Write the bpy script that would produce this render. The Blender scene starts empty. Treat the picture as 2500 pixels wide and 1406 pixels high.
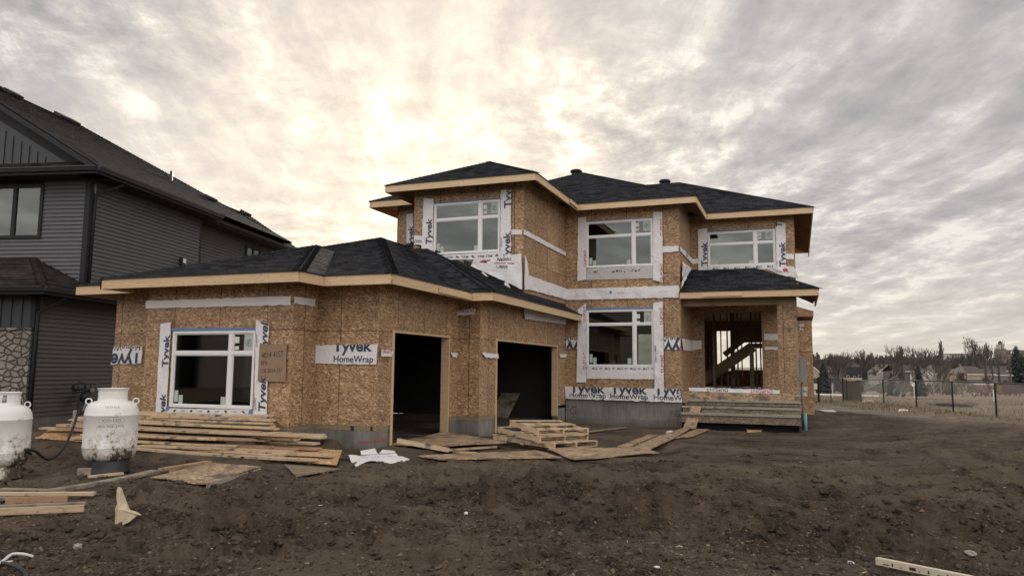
import bpy, bmesh, math, random
import numpy as np
from mathutils import Vector, Matrix, noise as mnoise
random.seed(7)
R = math.radians
scene = bpy.context.scene
COL = scene.collection

# ------------------------------------------------------------------ camera
YAW, PIT, ROL, FPX, CAMH = R(20.689), R(6.171), R(0.524), 1837.7, 1.62
_f = Vector((-math.sin(YAW)*math.cos(PIT), math.cos(YAW)*math.cos(PIT), math.sin(PIT)))
_r0 = Vector((math.cos(YAW), math.sin(YAW), 0)); _u0 = _r0.cross(_f)
_r = math.cos(ROL)*_r0 + math.sin(ROL)*_u0
_u = -math.sin(ROL)*_r0 + math.cos(ROL)*_u0
CAM = Vector((0, 0, CAMH))
cam_data = bpy.data.cameras.new("camera"); cam = bpy.data.objects.new("camera", cam_data); COL.objects.link(cam)
M = Matrix((( _r.x, _u.x, -_f.x, 0), (_r.y, _u.y, -_f.y, 0), (_r.z, _u.z, -_f.z, CAMH), (0, 0, 0, 1)))
cam.matrix_world = M
cam_data.sensor_width = 36; cam_data.lens = FPX/2500*36; cam_data.clip_start = 0.05; cam_data.clip_end = 8000
scene.camera = cam

def ray(x, y): return _f + (x-1250)/FPX*_r - (y-703)/FPX*_u
def at(x, y, X=None, Y=None, Z=None):
    """the point of a real plane (X, Y or Z constant) seen at photo position x, y"""
    d = ray(x, y)
    t = X/d.x if X is not None else (Y/d.y if Y is not None else (Z-CAMH)/d.z)
    return CAM + t*d
def far(x, y, D):
    return CAM + ray(x, y)*D

# ------------------------------------------------------------------ world and sun
SUN_AZ_DIR = ray(1010, 400).normalized()
sun_el = math.asin(SUN_AZ_DIR.z); sun_az = math.atan2(SUN_AZ_DIR.x, SUN_AZ_DIR.y)
world = bpy.data.worlds.new("World"); scene.world = world; world.use_nodes = True
class NT:
    def __init__(s, nt): s.nt = nt; s.nt.nodes.clear()
    def n(s, t, ins=None, **kw):
        nd = s.nt.nodes.new(t)
        for k, v in kw.items(): setattr(nd, k, v)
        if ins:
            for k, v in ins.items():
                sock = nd.inputs[k]
                if isinstance(v, bpy.types.NodeSocket): s.nt.links.new(v, sock)
                else: sock.default_value = v
        return nd
    def math(s, op, a, b=0.0, clamp=False):
        nd = s.n('ShaderNodeMath', {0: a, 1: b}, operation=op); nd.use_clamp = clamp; return nd.outputs[0]
    def vmath(s, op, a, b=(0, 0, 0), out=0):
        return s.n('ShaderNodeVectorMath', {0: a, 1: b}, operation=op).outputs[out]
    def mix(s, f, a, b, mode='MIX'):
        nd = s.nt.nodes.new('ShaderNodeMix'); nd.data_type = 'RGBA'; nd.blend_type = mode
        for k, v in ((0, f), (6, a), (7, b)):
            if isinstance(v, bpy.types.NodeSocket): s.nt.links.new(v, nd.inputs[k])
            else: nd.inputs[k].default_value = (tuple(v)+(1,))[:4] if k else v
        return nd.outputs[2]
    def ramp(s, fac, pts, interp='LINEAR'):
        nd = s.n('ShaderNodeValToRGB', {0: fac}); cr = nd.color_ramp; cr.interpolation = interp
        while len(cr.elements) > 1: cr.elements.remove(cr.elements[-1])
        for i, (p, c) in enumerate(pts):
            e = cr.elements[0] if i == 0 else cr.elements.new(p)
            e.position = p
            if isinstance(c, (int, float)): c = (c, c, c)
            e.color = (c[0], c[1], c[2], 1)
        return nd.outputs[0]
    def maprange(s, v, a, b, c=0.0, d=1.0):
        nd = s.n('ShaderNodeMapRange', {0: v, 1: a, 2: b, 3: c, 4: d}); return nd.outputs[0]
    def noise(s, vec, scale, detail=4, rough=.55, dist=0.0, out=0):
        return s.n('ShaderNodeTexNoise', {'Vector': vec, 'Scale': scale, 'Detail': detail, 'Roughness': rough, 'Distortion': dist}).outputs[out]
    def rotscale(s, vec, ang, sc):
        return s.mapping(s.mapping(vec, rot=(0, 0, ang)), sc=sc)
    def mapping(s, vec, loc=(0, 0, 0), rot=(0, 0, 0), sc=(1, 1, 1)):
        return s.n('ShaderNodeMapping', {'Vector': vec, 'Location': loc, 'Rotation': rot, 'Scale': sc}).outputs[0]

w = NT(world.node_tree)
gen = w.n('ShaderNodeTexCoord').outputs['Generated']
sky = w.n('ShaderNodeTexSky', sky_type='NISHITA', sun_disc=False, sun_elevation=sun_el, sun_rotation=sun_az, altitude=600, air_density=1.0, dust_density=2.5).outputs[0]
sep = w.n('ShaderNodeSeparateXYZ', {0: gen})
zc = w.math('MAXIMUM', w.math('ADD', sep.outputs[2], 0.16), 0.06)
plane = w.n('ShaderNodeCombineXYZ', {0: w.math('DIVIDE', sep.outputs[0], zc), 1: w.math('DIVIDE', sep.outputs[1], zc), 2: 0.0}).outputs[0]
wind = w.mapping(plane, rot=(0, 0, R(-24)))
warp = w.vmath('ADD', wind, w.vmath('SCALE', w.vmath('SUBTRACT', w.noise(wind, .7, 3, out=1), (.5, .5, .5)), (0, 0, 0)))
wv = w.n('ShaderNodeVectorMath', {0: w.vmath('SUBTRACT', w.noise(wind, .9, 3, out=1), (.5, .5, .5)), 'Scale': .30}, operation='SCALE').outputs[0]
warp = w.vmath('ADD', wind, wv)
streak = w.noise(w.mapping(warp, sc=(2.4, .60, 1)), 2.0, 9, .62)
cells = w.noise(w.mapping(warp, sc=(1.3, 1.1, 1)), 6.0, 8, .68)
big = w.noise(w.mapping(wind, loc=(3.1, 1.7, 0), sc=(1, .7, 1)), .9, 4, .5)
dots = w.vmath('DOT_PRODUCT', w.vmath('NORMALIZE', gen), tuple(SUN_AZ_DIR), out=1)
glow = w.maprange(dots, .875, 1.0); glow = w.math('POWER', glow, 1.7)
glow2 = w.maprange(dots, -.2, 1.0)
cellmask = w.maprange(w.noise(w.mapping(plane, loc=(.6, 5.2, 0)), .33, 2, .5), .42, .6)
left = w.vmath('DOT_PRODUCT', w.vmath('NORMALIZE', gen), tuple(ray(300, 350).normalized()), out=1)
cellmask = w.math('MULTIPLY', cellmask, w.maprange(left, .55, .95, .15, 1.0))
tex = w.math('ADD', w.math('MULTIPLY', streak, .62), w.math('MULTIPLY', big, .38))
tex = w.math('ADD', tex, w.math('MULTIPLY', w.math('SUBTRACT', cells, .5), w.maprange(cellmask, 0, 1, .32, 1.9)))
dark = (0.31, 0.297, 0.300); midc = (0.42, 0.397, 0.390); lit = (0.74, 0.70, 0.64)
cloud = w.ramp(tex, [(.32, dark), (.45, midc), (.53, (.52, .49, .465)), (.62, lit)])
bright = w.math('ADD', .80, w.math('MULTIPLY', glow, .46))
cloudb = w.n('ShaderNodeVectorMath', {0: cloud, 'Scale': bright}, operation='SCALE').outputs[0]
warmth = w.mix(glow, (1, 1, 1.0), (1.14, 1.06, .90))
cloudb = w.mix(1.0, cloudb, warmth, 'MULTIPLY')
hor = w.maprange(sep.outputs[2], .0, .16, 1.0, 0.0)
horc = w.mix(w.math('MULTIPLY', hor, .45), cloudb, (.62, .57, .49))
# unseen sky behind the viewer, boosted as added fill for the house fronts
back = w.maprange(w.vmath('DOT_PRODUCT', gen, (-.35, .93, 0), out=1), .15, -.6)
backs = w.math('ADD', 1.0, w.math('MULTIPLY', back, 1.9))
final = w.n('ShaderNodeVectorMath', {0: horc, 'Scale': backs}, operation='SCALE').outputs[0]
bg1 = w.n('ShaderNodeBackground', {0: final, 1: 1.0})
bg2 = w.n('ShaderNodeBackground', {0: sky, 1: 0.08})
adds = w.n('ShaderNodeMixShader', {0: 0.06, 1: bg1.outputs[0], 2: bg2.outputs[0]})
w.n('ShaderNodeOutputWorld', {0: adds.outputs[0]})

sun_d = bpy.data.lights.new("sun", 'SUN'); sun_o = bpy.data.objects.new("sun", sun_d); COL.objects.link(sun_o)
sun_d.energy = 2.8; sun_d.angle = R(12); sun_d.color = (1.0, .92, .80)
sun_o.rotation_euler = SUN_AZ_DIR.to_track_quat('Z', 'Y').to_euler()

scene.view_settings.view_transform = 'Standard'; scene.view_settings.look = 'None'
scene.view_settings.exposure = 0.60; scene.view_settings.gamma = 1.0
scene.render.engine = 'CYCLES'
scene.cycles.max_bounces = 6; scene.cycles.transparent_max_bounces = 12
scene.cycles.use_denoising = True

# ------------------------------------------------------------------ helpers
def link(o, parent=None):
    COL.objects.link(o)
    if parent is not None: o.parent = parent
    return o
def tag(o, label=None, cat=None, group=None, kind=None):
    if label: o['label'] = label
    if cat: o['category'] = cat
    if group: o['group'] = group
    if kind: o['kind'] = kind
    return o
def empty(name, loc=(0, 0, 0), rz=0.0, label=None, cat=None, group=None):
    o = bpy.data.objects.new(name, None); o.location = loc; o.rotation_euler = (0, 0, rz); o.empty_display_size = .1
    COL.objects.link(o); return tag(o, label, cat, group)
def copy_tree(o, parent=None):
    c = o.copy(); COL.objects.link(c)
    if parent is not None: c.parent = parent
    for ch in list(o.children): copy_tree(ch, c)
    return c

class MB:
    def __init__(s): s.v = []; s.f = []; s.uv = []; s.sm = []
    def face(s, pts, uv=None):
        i = len(s.v); s.v += [tuple(p) for p in pts]; s.f.append(tuple(range(i, i+len(pts)))); s.uv.append(uv)
    def box(s, x0, x1, y0, y1, z0, z1, uv=None):
        if x0 > x1: x0, x1 = x1, x0
        if y0 > y1: y0, y1 = y1, y0
        if z0 > z1: z0, z1 = z1, z0
        p = [(x0, y0, z0), (x1, y0, z0), (x1, y1, z0), (x0, y1, z0), (x0, y0, z1), (x1, y0, z1), (x1, y1, z1), (x0, y1, z1)]
        i = len(s.v); s.v += p
        for q in ((0, 3, 2, 1), (4, 5, 6, 7), (0, 1, 5, 4), (2, 3, 7, 6), (1, 2, 6, 5), (3, 0, 4, 7)):
            s.f.append(tuple(i+k for k in q)); s.uv.append(None)
        return s
    def beam(s, p, q, wd, th, up=(0, 0, 1), sag=0.0, seg=1):
        """board from p to q, wd wide (sideways), th thick (along up); grain runs along u"""
        p = Vector(p); q = Vector(q); d = q-p; L = d.length; d.normalize()
        side = d.cross(Vector(up))
        if side.length < 1e-4: side = d.cross(Vector((1, 0, 0)))
        side.normalize(); upv = side.cross(d).normalized()
        ou, ov = random.random()*20, random.random()*20
        rings = []
        for k in range(seg+1):
            t = k/seg; c = p+(q-p)*t - Vector((0, 0, sag*4*t*(1-t)))
            rings.append([c+side*a*wd/2+upv*b*th/2 for a, b in ((-1, -1), (1, -1), (1, 1), (-1, 1))])
        i = len(s.v); s.v += [tuple(x) for rr in rings for x in rr]
        for k in range(seg):
            for j in range(4):
                a = i+k*4+j; b = i+k*4+(j+1) % 4
                s.f.append((a, b, b+4, a+4)); w0 = ov+j*.31; wj = wd if j % 2 == 0 else th
                u0 = ou+L*k/seg; u1 = ou+L*(k+1)/seg
                s.uv.append([(u0, w0), (u0, w0+wj), (u1, w0+wj), (u1, w0)])
        s.f.append((i+3, i+2, i+1, i)); s.uv.append([(ou, ov), (ou+.02, ov), (ou+.02, ov+wd), (ou, ov+wd)])
        e = i+seg*4; s.f.append((e, e+1, e+2, e+3)); s.uv.append([(ou, ov), (ou+.02, ov), (ou+.02, ov+wd), (ou, ov+wd)])
        return s
    def tube(s, pts, r, n=8, cap=True, r1=None):
        pts = [Vector(p) for p in pts]; m = len(pts); i = len(s.v); ref = None
        for k, p in enumerate(pts):
            d = (pts[min(k+1, m-1)]-pts[max(k-1, 0)]).normalized()
            if ref is None: ref = d.orthogonal().normalized()
            else:
                ref = (ref-d*ref.dot(d)); ref = ref.normalized() if ref.length > 1e-6 else d.orthogonal().normalized()
            b = d.cross(ref); rr = r if r1 is None else r+(r1-r)*k/(m-1)
            for j in range(n):
                a = 2*math.pi*j/n; s.v.append(tuple(p+(ref*math.cos(a)+b*math.sin(a))*rr))
        for k in range(m-1):
            for j in range(n):
                a = i+k*n+j; b = i+k*n+(j+1) % n
                s.f.append((a, b, b+n, a+n)); s.uv.append([(k*.1, j/n), (k*.1, (j+1)/n), (k*.1+.1, (j+1)/n), (k*.1+.1, j/n)])
        if cap:
            s.f.append(tuple(i+n-1-j for j in range(n))); s.uv.append(None)
            s.f.append(tuple(i+(m-1)*n+j for j in range(n))); s.uv.append(None)
        return s
    def lathe(s, prof, n=40, cx=0, cy=0):
        i = len(s.v)
        for (r, z) in prof:
            for j in range(n):
                a = 2*math.pi*j/n; s.v.append((cx+r*math.cos(a), cy+r*math.sin(a), z))
        for k in range(len(prof)-1):
            for j in range(n):
                a = i+k*n+j; b = i+k*n+(j+1) % n
                s.f.append((a, b, b+n, a+n)); s.uv.append(None)
        return s
    def build(s, name, mat, parent=None, smooth=False, bevel=0.0):
        me = bpy.data.meshes.new(name)
        me.from_pydata(s.v, [], s.f); me.update()
        ul = me.uv_layers.new(name="UVMap"); dat = np.zeros(len(me.loops)*2, dtype=np.float32)
        for pi, poly in enumerate(me.polygons):
            uv = s.uv[pi] if pi < len(s.uv) else None
            if uv is None:
                nr = poly.normal; ax = max(range(3), key=lambda k: abs(nr[k]))
                for li in poly.loop_indices:
                    c = me.vertices[me.loops[li].vertex_index].co
                    a, b = (c.y, c.z) if ax == 0 else ((c.x, c.z) if ax == 1 else (c.x, c.y))
                    dat[2*li] = a; dat[2*li+1] = b
            else:
                for k, li in enumerate(poly.loop_indices): dat[2*li], dat[2*li+1] = uv[k][0], uv[k][1]
        ul.data.foreach_set('uv', dat)
        if smooth: me.polygons.foreach_set('use_smooth', [True]*len(me.polygons))
        if mat is not None: me.materials.append(mat)
        o = bpy.data.objects.new(name, me); link(o, parent)
        if bevel > 0:
            m = o.modifiers.new('bevel', 'BEVEL'); m.width = bevel; m.segments = 2; m.limit_method = 'ANGLE'
        return o

def clip2(poly, a, b, c):
    """keep a*x+b*y>=c"""
    out = []
    for i in range(len(poly)):
        p, q = poly[i], poly[(i+1) % len(poly)]
        dp = a*p[0]+b*p[1]-c; dq = a*q[0]+b*q[1]-c
        if dp >= 0: out.append(p)
        if (dp > 0 > dq) or (dp < 0 < dq):
            t = dp/(dp-dq); out.append((p[0]+(q[0]-p[0])*t, p[1]+(q[1]-p[1])*t))
    return out
def lapped(mb, pts, expo, thick, vdir=None, v0=None):
    """cover a flat polygon with overlapping courses (shingles or lap siding)"""
    pts = [Vector(p) for p in pts]
    n = Vector((0, 0, 0))
    for i in range(len(pts)): n += (pts[i]-pts[0]).cross(pts[(i+1) % len(pts)]-pts[0])
    n.normalize()
    v = Vector(vdir) if vdir is not None else (Vector((0, 0, 1))-n*n.z).normalized()
    u = v.cross(n).normalized(); o = pts[0]
    P = [((p-o).dot(u), (p-o).dot(v)) for p in pts]
    vmin = min(p[1] for p in P) if v0 is None else v0; vmax = max(p[1] for p in P)
    uo = o.dot(u); k = 0
    while vmin+k*expo < vmax-1e-4:
        a = vmin+k*expo; b = a+expo
        q = clip2(clip2(P, 0, 1, a), 0, -1, -b)
        if len(q) >= 3:
            pp = [o+u*x+v*y+n*(thick*(1-(y-a)/expo)) for x, y in q]
            mb.face(pp, [(uo+x, y-vmin) for x, y in q])
            for i in range(len(q)):
                x, y = q[i]; x2, y2 = q[(i+1) % len(q)]
                if abs(y-a) < 1e-4 and abs(y2-a) < 1e-4 and abs(x-x2) > 1e-3:
                    A = o+u*x+v*y; B = o+u*x2+v*y2
                    mb.face([B+n*thick, A+n*thick, A-n*.002, B-n*.002], [(uo+x2, y-vmin+expo*.5), (uo+x, y-vmin+expo*.5), (uo+x, y-vmin+expo*.45), (uo+x2, y-vmin+expo*.45)])
        k += 1
    return mb

# ------------------------------------------------------------------ materials
MATS = {}
def mat(name, build):
    if name in MATS: return MATS[name]
    m = bpy.data.materials.new(name); m.use_nodes = True; t = NT(m.node_tree)
    res = build(t); bs = t.n('ShaderNodeBsdfPrincipled')
    for k, v in res.items():
        if v is None: continue
        s_ = bs.inputs[k]
        if isinstance(v, bpy.types.NodeSocket): m.node_tree.links.new(v, s_)
        else: s_.default_value = (tuple(v)+(1,))[:4] if k in ('Base Color', 'Emission Color') else v
    t.n('ShaderNodeOutputMaterial', {0: bs.outputs[0]})
    MATS[name] = m; return m
def bump(t, h, strength=.3, dist=.01): return t.n('ShaderNodeBump', {'Height': h, 'Strength': strength, 'Distance': dist}).outputs[0]
def uvn(t): return t.n('ShaderNodeTexCoord').outputs['UV']
def objc(t): return t.n('ShaderNodeTexCoord').outputs['Object']
def rnd(t): return t.n('ShaderNodeObjectInfo').outputs['Random']

def plain(name, col, rough=.7, var=.12, scale=6, metallic=0.0, bmp=.1, coord='Object'):
    def b(t):
        c = t.n('ShaderNodeTexCoord').outputs[coord]
        nz = t.noise(c, scale, 5, .6); n2 = t.noise(c, scale*9, 3, .6)
        f = t.math('ADD', t.math('MULTIPLY', nz, .7), t.math('MULTIPLY', n2, .3))
        cc = t.mix(t.maprange(f, .3, .7), tuple(x*(1-var) for x in col), tuple(min(1, x*(1+var)) for x in col))
        return {'Base Color': cc, 'Roughness': rough, 'Metallic': metallic, 'Normal': bump(t, n2, bmp, .005)}
    return mat(name, b)

def osb(name, tint=(1, 1, 1), dirt=0.0, seams=True):
    def b(t):
        uv = uvn(t)
        v1 = t.n('ShaderNodeTexVoronoi', {'Vector': t.rotscale(uv, R(35), (1, 3.4, 1)), 'Scale': 16.0}, voronoi_dimensions='2D')
        v2 = t.n('ShaderNodeTexVoronoi', {'Vector': t.rotscale(uv, R(-42), (1, 3.6, 1)), 'Scale': 15.0}, voronoi_dimensions='2D')
        v3 = t.n('ShaderNodeTexVoronoi', {'Vector': t.rotscale(uv, R(8), (1, 3.2, 1)), 'Scale': 14.0}, voronoi_dimensions='2D')
        s1 = t.n('ShaderNodeSeparateColor', {0: v1.outputs['Color']}); s2 = t.n('ShaderNodeSeparateColor', {0: v2.outputs['Color']}); s3 = t.n('ShaderNodeSeparateColor', {0: v3.outputs['Color']})
        pick = t.math('GREATER_THAN', s1.outputs[1], .55); pick2 = t.math('GREATER_THAN', s3.outputs[1], .62)
        f = t.n('ShaderNodeMix', {0: pick, 2: s2.outputs[0], 3: s1.outputs[0]}).outputs[0]
        f = t.n('ShaderNodeMix', {0: pick2, 2: f, 3: s3.outputs[0]}).outputs[0]
        c = t.ramp(f, [(0, (.14, .078, .038)), (.14, (.30, .182, .094)), (.5, (.41, .262, .143)), (.8, (.535, .355, .203)), (1, (.75, .56, .37))])
        big = t.noise(uv, 1.3, 4, .6)
        c = t.mix(t.maprange(big, .3, .72), c, t.mix(1.0, c, (.74, .70, .68), 'MULTIPLY'))
        c = t.mix(1.0, c, tint, 'MULTIPLY')
        if seams:
            br = t.n('ShaderNodeTexBrick', {'Vector': t.mapping(uv, loc=(.37, .06, 0)), 'Color1': (1, 1, 1, 1), 'Color2': (.78, .77, .78, 1), 'Mortar': (.12, .07, .05, 1), 'Scale': 1.0, 'Mortar Size': .007, 'Mortar Smooth': 0.0, 'Brick Width': 1.22, 'Row Height': 2.44}, offset=.0)
            c = t.mix(1.0, c, br.outputs[0], 'MULTIPLY')
            b2 = t.n('ShaderNodeTexBrick', {'Vector': t.mapping(uv, loc=(.37, .06, 0)), 'Color1': (1, 1, 1, 1), 'Color2': (.95, .95, .95, 1), 'Mortar': (.5, .42, .36, 1), 'Scale': 1.0, 'Mortar Size': .006, 'Mortar Smooth': 0.3, 'Brick Width': .406, 'Row Height': .305}, offset=.0)
            c = t.mix(t.maprange(t.noise(uv, 3.1, 2), .42, .6, 0, .8), c, t.mix(1.0, c, b2.outputs[0], 'MULTIPLY'))
        rough = .62
        if dirt > 0:
            dn = t.noise(uv, 2.3, 6, .65); dm = t.maprange(dn, .60-dirt*.35, .72-dirt*.25)
            c = t.mix(dm, c, (.085, .066, .05)); c = t.mix(.35*dirt, c, (.24, .19, .145)); 
        return {'Base Color': c, 'Roughness': rough, 'Normal': bump(t, f, .35, .004)}
    return mat(name, b)

def wood(name, c0, c1, knots=True, dirt=0.0, rough=.65):
    def b(t):
        uv = uvn(t); r = rnd(t)
        off = t.n('ShaderNodeCombineXYZ', {0: t.math('MULTIPLY', r, 37.0), 1: t.math('MULTIPLY', r, 11.0), 2: 0.0}).outputs[0]
        p = t.vmath('ADD', uv, off)
        g = t.noise(t.mapping(p, sc=(1.2, 22, 1)), 1.6, 5, .6, .6); g2 = t.noise(t.mapping(p, sc=(3, 90, 1)), 2.0, 3, .6)
        f = t.math('ADD', t.math('MULTIPLY', g, .7), t.math('MULTIPLY', g2, .3))
        c = t.mix(t.maprange(f, .33, .66), c0, c1)
        c = t.mix(t.maprange(r, 0, 1, 0, .35), c, t.mix(1.0, c, (.70, .63, .55), 'MULTIPLY'))
        if knots:
            v = t.n('ShaderNodeTexVoronoi', {'Vector': t.mapping(p, sc=(1.0, 2.2, 1)), 'Scale': 3.3}, voronoi_dimensions='2D').outputs['Distance']
            c = t.mix(t.maprange(v, .055, .03), c, (.10, .05, .025))
        if dirt > 0:
            dn = t.noise(objc(t), 3.5, 6, .65); c = t.mix(t.maprange(dn, .62-dirt*.3, .74-dirt*.2), c, (.075, .058, .045))
        return {'Base Color': c, 'Roughness': rough, 'Normal': bump(t, f, .25, .003)}
    return mat(name, b)

def shingle(name, base, spread=.5):
    def b(t):
        uv = uvn(t)
        br = t.n('ShaderNodeTexBrick', {'Vector': uv, 'Color1': (.1, .1, .1, 1), 'Color2': (1, 1, 1, 1), 'Mortar': (.0, .0, .0, 1), 'Scale': 1.0, 'Mortar Size': .011, 'Bias': 0.0, 'Brick Width': .30, 'Row Height': .14}, offset=.43, offset_frequency=2, squash=.8, squash_frequency=3)
        wn = t.noise(t.mapping(uv, sc=(1, 7.14, 1)), 3.4, 2, .5)
        gr = t.noise(uv, 140, 3, .7); big = t.noise(uv, .8, 3, .5)
        f = t.math('ADD', t.math('MULTIPLY', br.outputs[0], .62), t.math('ADD', t.math('MULTIPLY', wn, .2), t.math('MULTIPLY', gr, .18)))
        f = t.math('ADD', f, t.math('MULTIPLY', t.math('SUBTRACT', big, .5), .35))
        c = t.mix(t.maprange(f, .25, .8), tuple(x*(1-spread) for x in base), tuple(x*(1+spread) for x in base))
        h = t.math('ADD', br.outputs[0], t.math('MULTIPLY', gr, .7))
        return {'Base Color': c, 'Roughness': .9, 'Specular IOR Level': .15, 'Normal': bump(t, h, .6, .006)}
    return mat(name, b)

def wrapm(name, col):
    def b(t):
        uv = uvn(t); n = t.noise(uv, 3.0, 5, .6, .8); n2 = t.noise(uv, 11, 4, .6)
        c = t.mix(t.maprange(t.noise(objc(t), 1.7, 6, .7), .55, .75, 0, .5), col, tuple(x*.72 for x in col))
        return {'Base Color': c, 'Roughness': .55, 'Normal': bump(t, t.math('ADD', n, t.math('MULTIPLY', n2, .4)), .7, .05)}
    return mat(name, b)

def soil(t):
    p = objc(t)
    a = t.noise(p, .55, 6, .6); b_ = t.noise(p, 4.0, 6, .65); c_ = t.noise(p, 30, 5, .7); d_ = t.noise(p, 120, 3, .7)
    sk = t.noise(t.rotscale(p, R(12), (.5, 2.0, 1)), 1.6, 6, .62)
    f = t.math('ADD', t.math('MULTIPLY', a, .45), t.math('ADD', t.math('MULTIPLY', b_, .27), t.math('MULTIPLY', sk, .28)))
    c = t.mix(t.maprange(f, .41, .585), (.021, .015, .011), (.140, .106, .076))
    c = t.mix(t.maprange(c_, .48, .70, 0, .8), c, (.150, .116, .086))
    dry = t.maprange(t.noise(t.mapping(p, loc=(4, 9, 0), sc=(.5, 1.3, 1)), .35, 4, .55), .50, .66)
    c = t.mix(t.math('MULTIPLY', dry, .6), c, (.175, .134, .098))
    straw = t.n('ShaderNodeTexVoronoi', {'Vector': t.rotscale(p, .6, (1, 5, 1)), 'Scale': 9.0}, voronoi_dimensions='2D').outputs['Distance']
    c = t.mix(t.math('MULTIPLY', t.maprange(straw, .05, .02), .35), c, (.30, .24, .17))
    # dry grass where the building plot ends: past the boundary fence
    sp = t.n('ShaderNodeSeparateXYZ', {0: p})
    edge = t.math('ADD', t.math('MULTIPLY', sp.outputs[0], 3.83), sp.outputs[1])   # the fence line runs (3.15,48.3)-(7.0,33.6)
    en = t.math('ADD', edge, t.math('MULTIPLY', t.math('SUBTRACT', t.noise(p, .6, 4), .5), 5.0))
    edge2 = t.math('SUBTRACT', sp.outputs[1], t.math('MULTIPLY', sp.outputs[0], 1.84))
    en2 = t.math('ADD', edge2, t.math('MULTIPLY', t.math('SUBTRACT', t.noise(p, .6, 4), .5), 4.0))
    gm = t.math('MAXIMUM', t.maprange(en, 58.6, 61.5), t.maprange(en2, 41.5, 44.0))
    g1 = t.noise(t.mapping(p, sc=(1, .25, 1)), .5, 5, .6); g2 = t.noise(p, 6, 4, .7)
    gc = t.mix(t.maprange(g1, .38, .62), (.090, .066, .042), (.17, .130, .084))
    gc = t.mix(t.maprange(g2, .4, .7, 0, .5), gc, (.27, .22, .145))
    weed = t.maprange(en, 45, 58, 0, .45)
    c = t.mix(t.math('MULTIPLY', weed, t.maprange(b_, .4, .6)), c, (.17, .13, .085))
    c = t.mix(gm, c, gc)
    h = t.math('ADD', t.math('MULTIPLY', b_, 1.0), t.math('ADD', t.math('MULTIPLY', c_, .5), t.math('MULTIPLY', d_, .18)))
    return {'Base Color': c, 'Roughness': .88, 'Specular IOR Level': .25, 'Normal': bump(t, h, 1.0, .06)}
M_SOIL = mat('soil', soil)
M_OSB = osb('osb_sheathing'); M_OSBD = osb('osb_muddy', (.98, 1.04, 1.12), .32, False); M_OSBN = osb('osb_new_sheet', (1.25, 1.2, 1.1), .0, False)
M_OSBG = osb('osb_weathered', (.50, .60, .72), .15, False)
M_OSBS = osb('osb_stained', (.80, .78, .78), .12, True)
M_FASC = wood('fascia_board', (.53, .37, .215), (.70, .53, .345))
M_LUM = wood('fresh_lumber', (.42, .305, .19), (.68, .53, .37), dirt=.25)
M_LUMR = wood('red_lumber', (.34, .20, .12), (.46, .30, .19), dirt=.25)
M_OLD = wood('grey_lumber', (.20, .165, .125), (.36, .30, .235), dirt=.45)
M_STEP = wood('step_lumber', (.25, .225, .19), (.40, .37, .31), dirt=.25)
M_TREAT = wood('treated_lumber', (.19, .145, .08), (.30, .235, .14))
M_STUD = wood('stud_lumber', (.30, .21, .135), (.42, .31, .21))
M_BEAM = wood('beam_lumber', (.26, .195, .125), (.36, .275, .18), dirt=.2)
M_SHN = shingle('shingle_charcoal', (.030, .031, .037), .75); M_SHO = shingle('shingle_brown_black', (.034, .030, .030), .6)
def conc(t):
    p = objc(t); a = t.noise(p, 1.2, 6, .65); b = t.noise(t.mapping(p, sc=(6, 6, .6)), 3, 4, .6); c = t.noise(p, 45, 3, .6)
    f = t.math('ADD', t.math('MULTIPLY', a, .6), t.math('MULTIPLY', b, .4))
    col = t.mix(t.maprange(f, .35, .66), (.13, .12, .108), (.27, .26, .245))
    v = t.n('ShaderNodeTexBrick', {'Vector': uvn(t), 'Color1': (1, 1, 1, 1), 'Color2': (.86, .86, .86, 1), 'Mortar': (.5, .5, .5, 1), 'Scale': 1.0, 'Mortar Size': .004, 'Brick Width': .61, 'Row Height': 1.7}, offset=0.0)
    col = t.mix(1.0, col, v.outputs[0], 'MULTIPLY')
    z = t.n('ShaderNodeSeparateXYZ', {0: p}).outputs[2]
    mud = t.maprange(t.math('ADD', z, t.math('MULTIPLY', a, .4)), .28, -.02)
    col = t.mix(t.math('MULTIPLY', mud, .75), col, (.085, .068, .055))
    return {'Base Color': col, 'Roughness': .85, 'Normal': bump(t, t.math('ADD', c, f), .3, .006)}
M_CONC = mat('concrete', conc)
M_WRAP = wrapm('house_wrap', (.72, .71, .72)); M_TAPEG = wrapm('grey_membrane', (.50, .49, .48)); M_BLUE = plain('blue_tape', (.11, .20, .40), .5)
M_INK = plain('navy_ink', (.035, .045, .085), .6, .1); M_RED = plain('red_ink', (.42, .04, .06), .6, .1); M_BLACK = plain('black_ink', (.02, .02, .02), .6, .1)
M_GREYI = plain('pale_ink', (.33, .33, .36), .6, .1)
M_VINYL = plain('white_vinyl', (.76, .76, .76), .35, .04)
M_CARD = plain('cardboard', (.27, .19, .125), .85, .12, 4)
M_PAPER = plain('sticker_paper', (.62, .66, .60), .6, .05); M_DUSTY = plain('sticker_translucent', (.42, .47, .43), .6, .05)
M_SIDE = plain('charcoal_siding', (.070, .072, .078), .5, .10, 3, bmp=.05); M_TRIM = plain('black_trim', (.010, .011, .014), .75, .1)
M_SIDE2 = plain('batten_siding', (.030, .034, .042), .5, .10, 3); M_SOFF = plain('dark_soffit', (.010, .012, .017), .85, .1)
M_GUT = plain('gutter_metal', (.028, .030, .036), .4, .1, metallic=.1)
M_FELT = plain('black_underlay', (.012, .013, .016), .7, .2)
M_STEEL = plain('galvanised_steel', (.30, .31, .32), .4, .15, 12, metallic=.7); M_DKST = plain('dark_metal', (.045, .046, .05), .45, .2, 14, metallic=.5)
M_RUB = plain('black_rubber', (.014, .014, .015), .45, .15); M_TEAL = plain('teal_pipe', (.13, .30, .30), .5, .15); M_METERB = plain('meter_grey', (.17, .175, .18), .5, .1)
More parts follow.
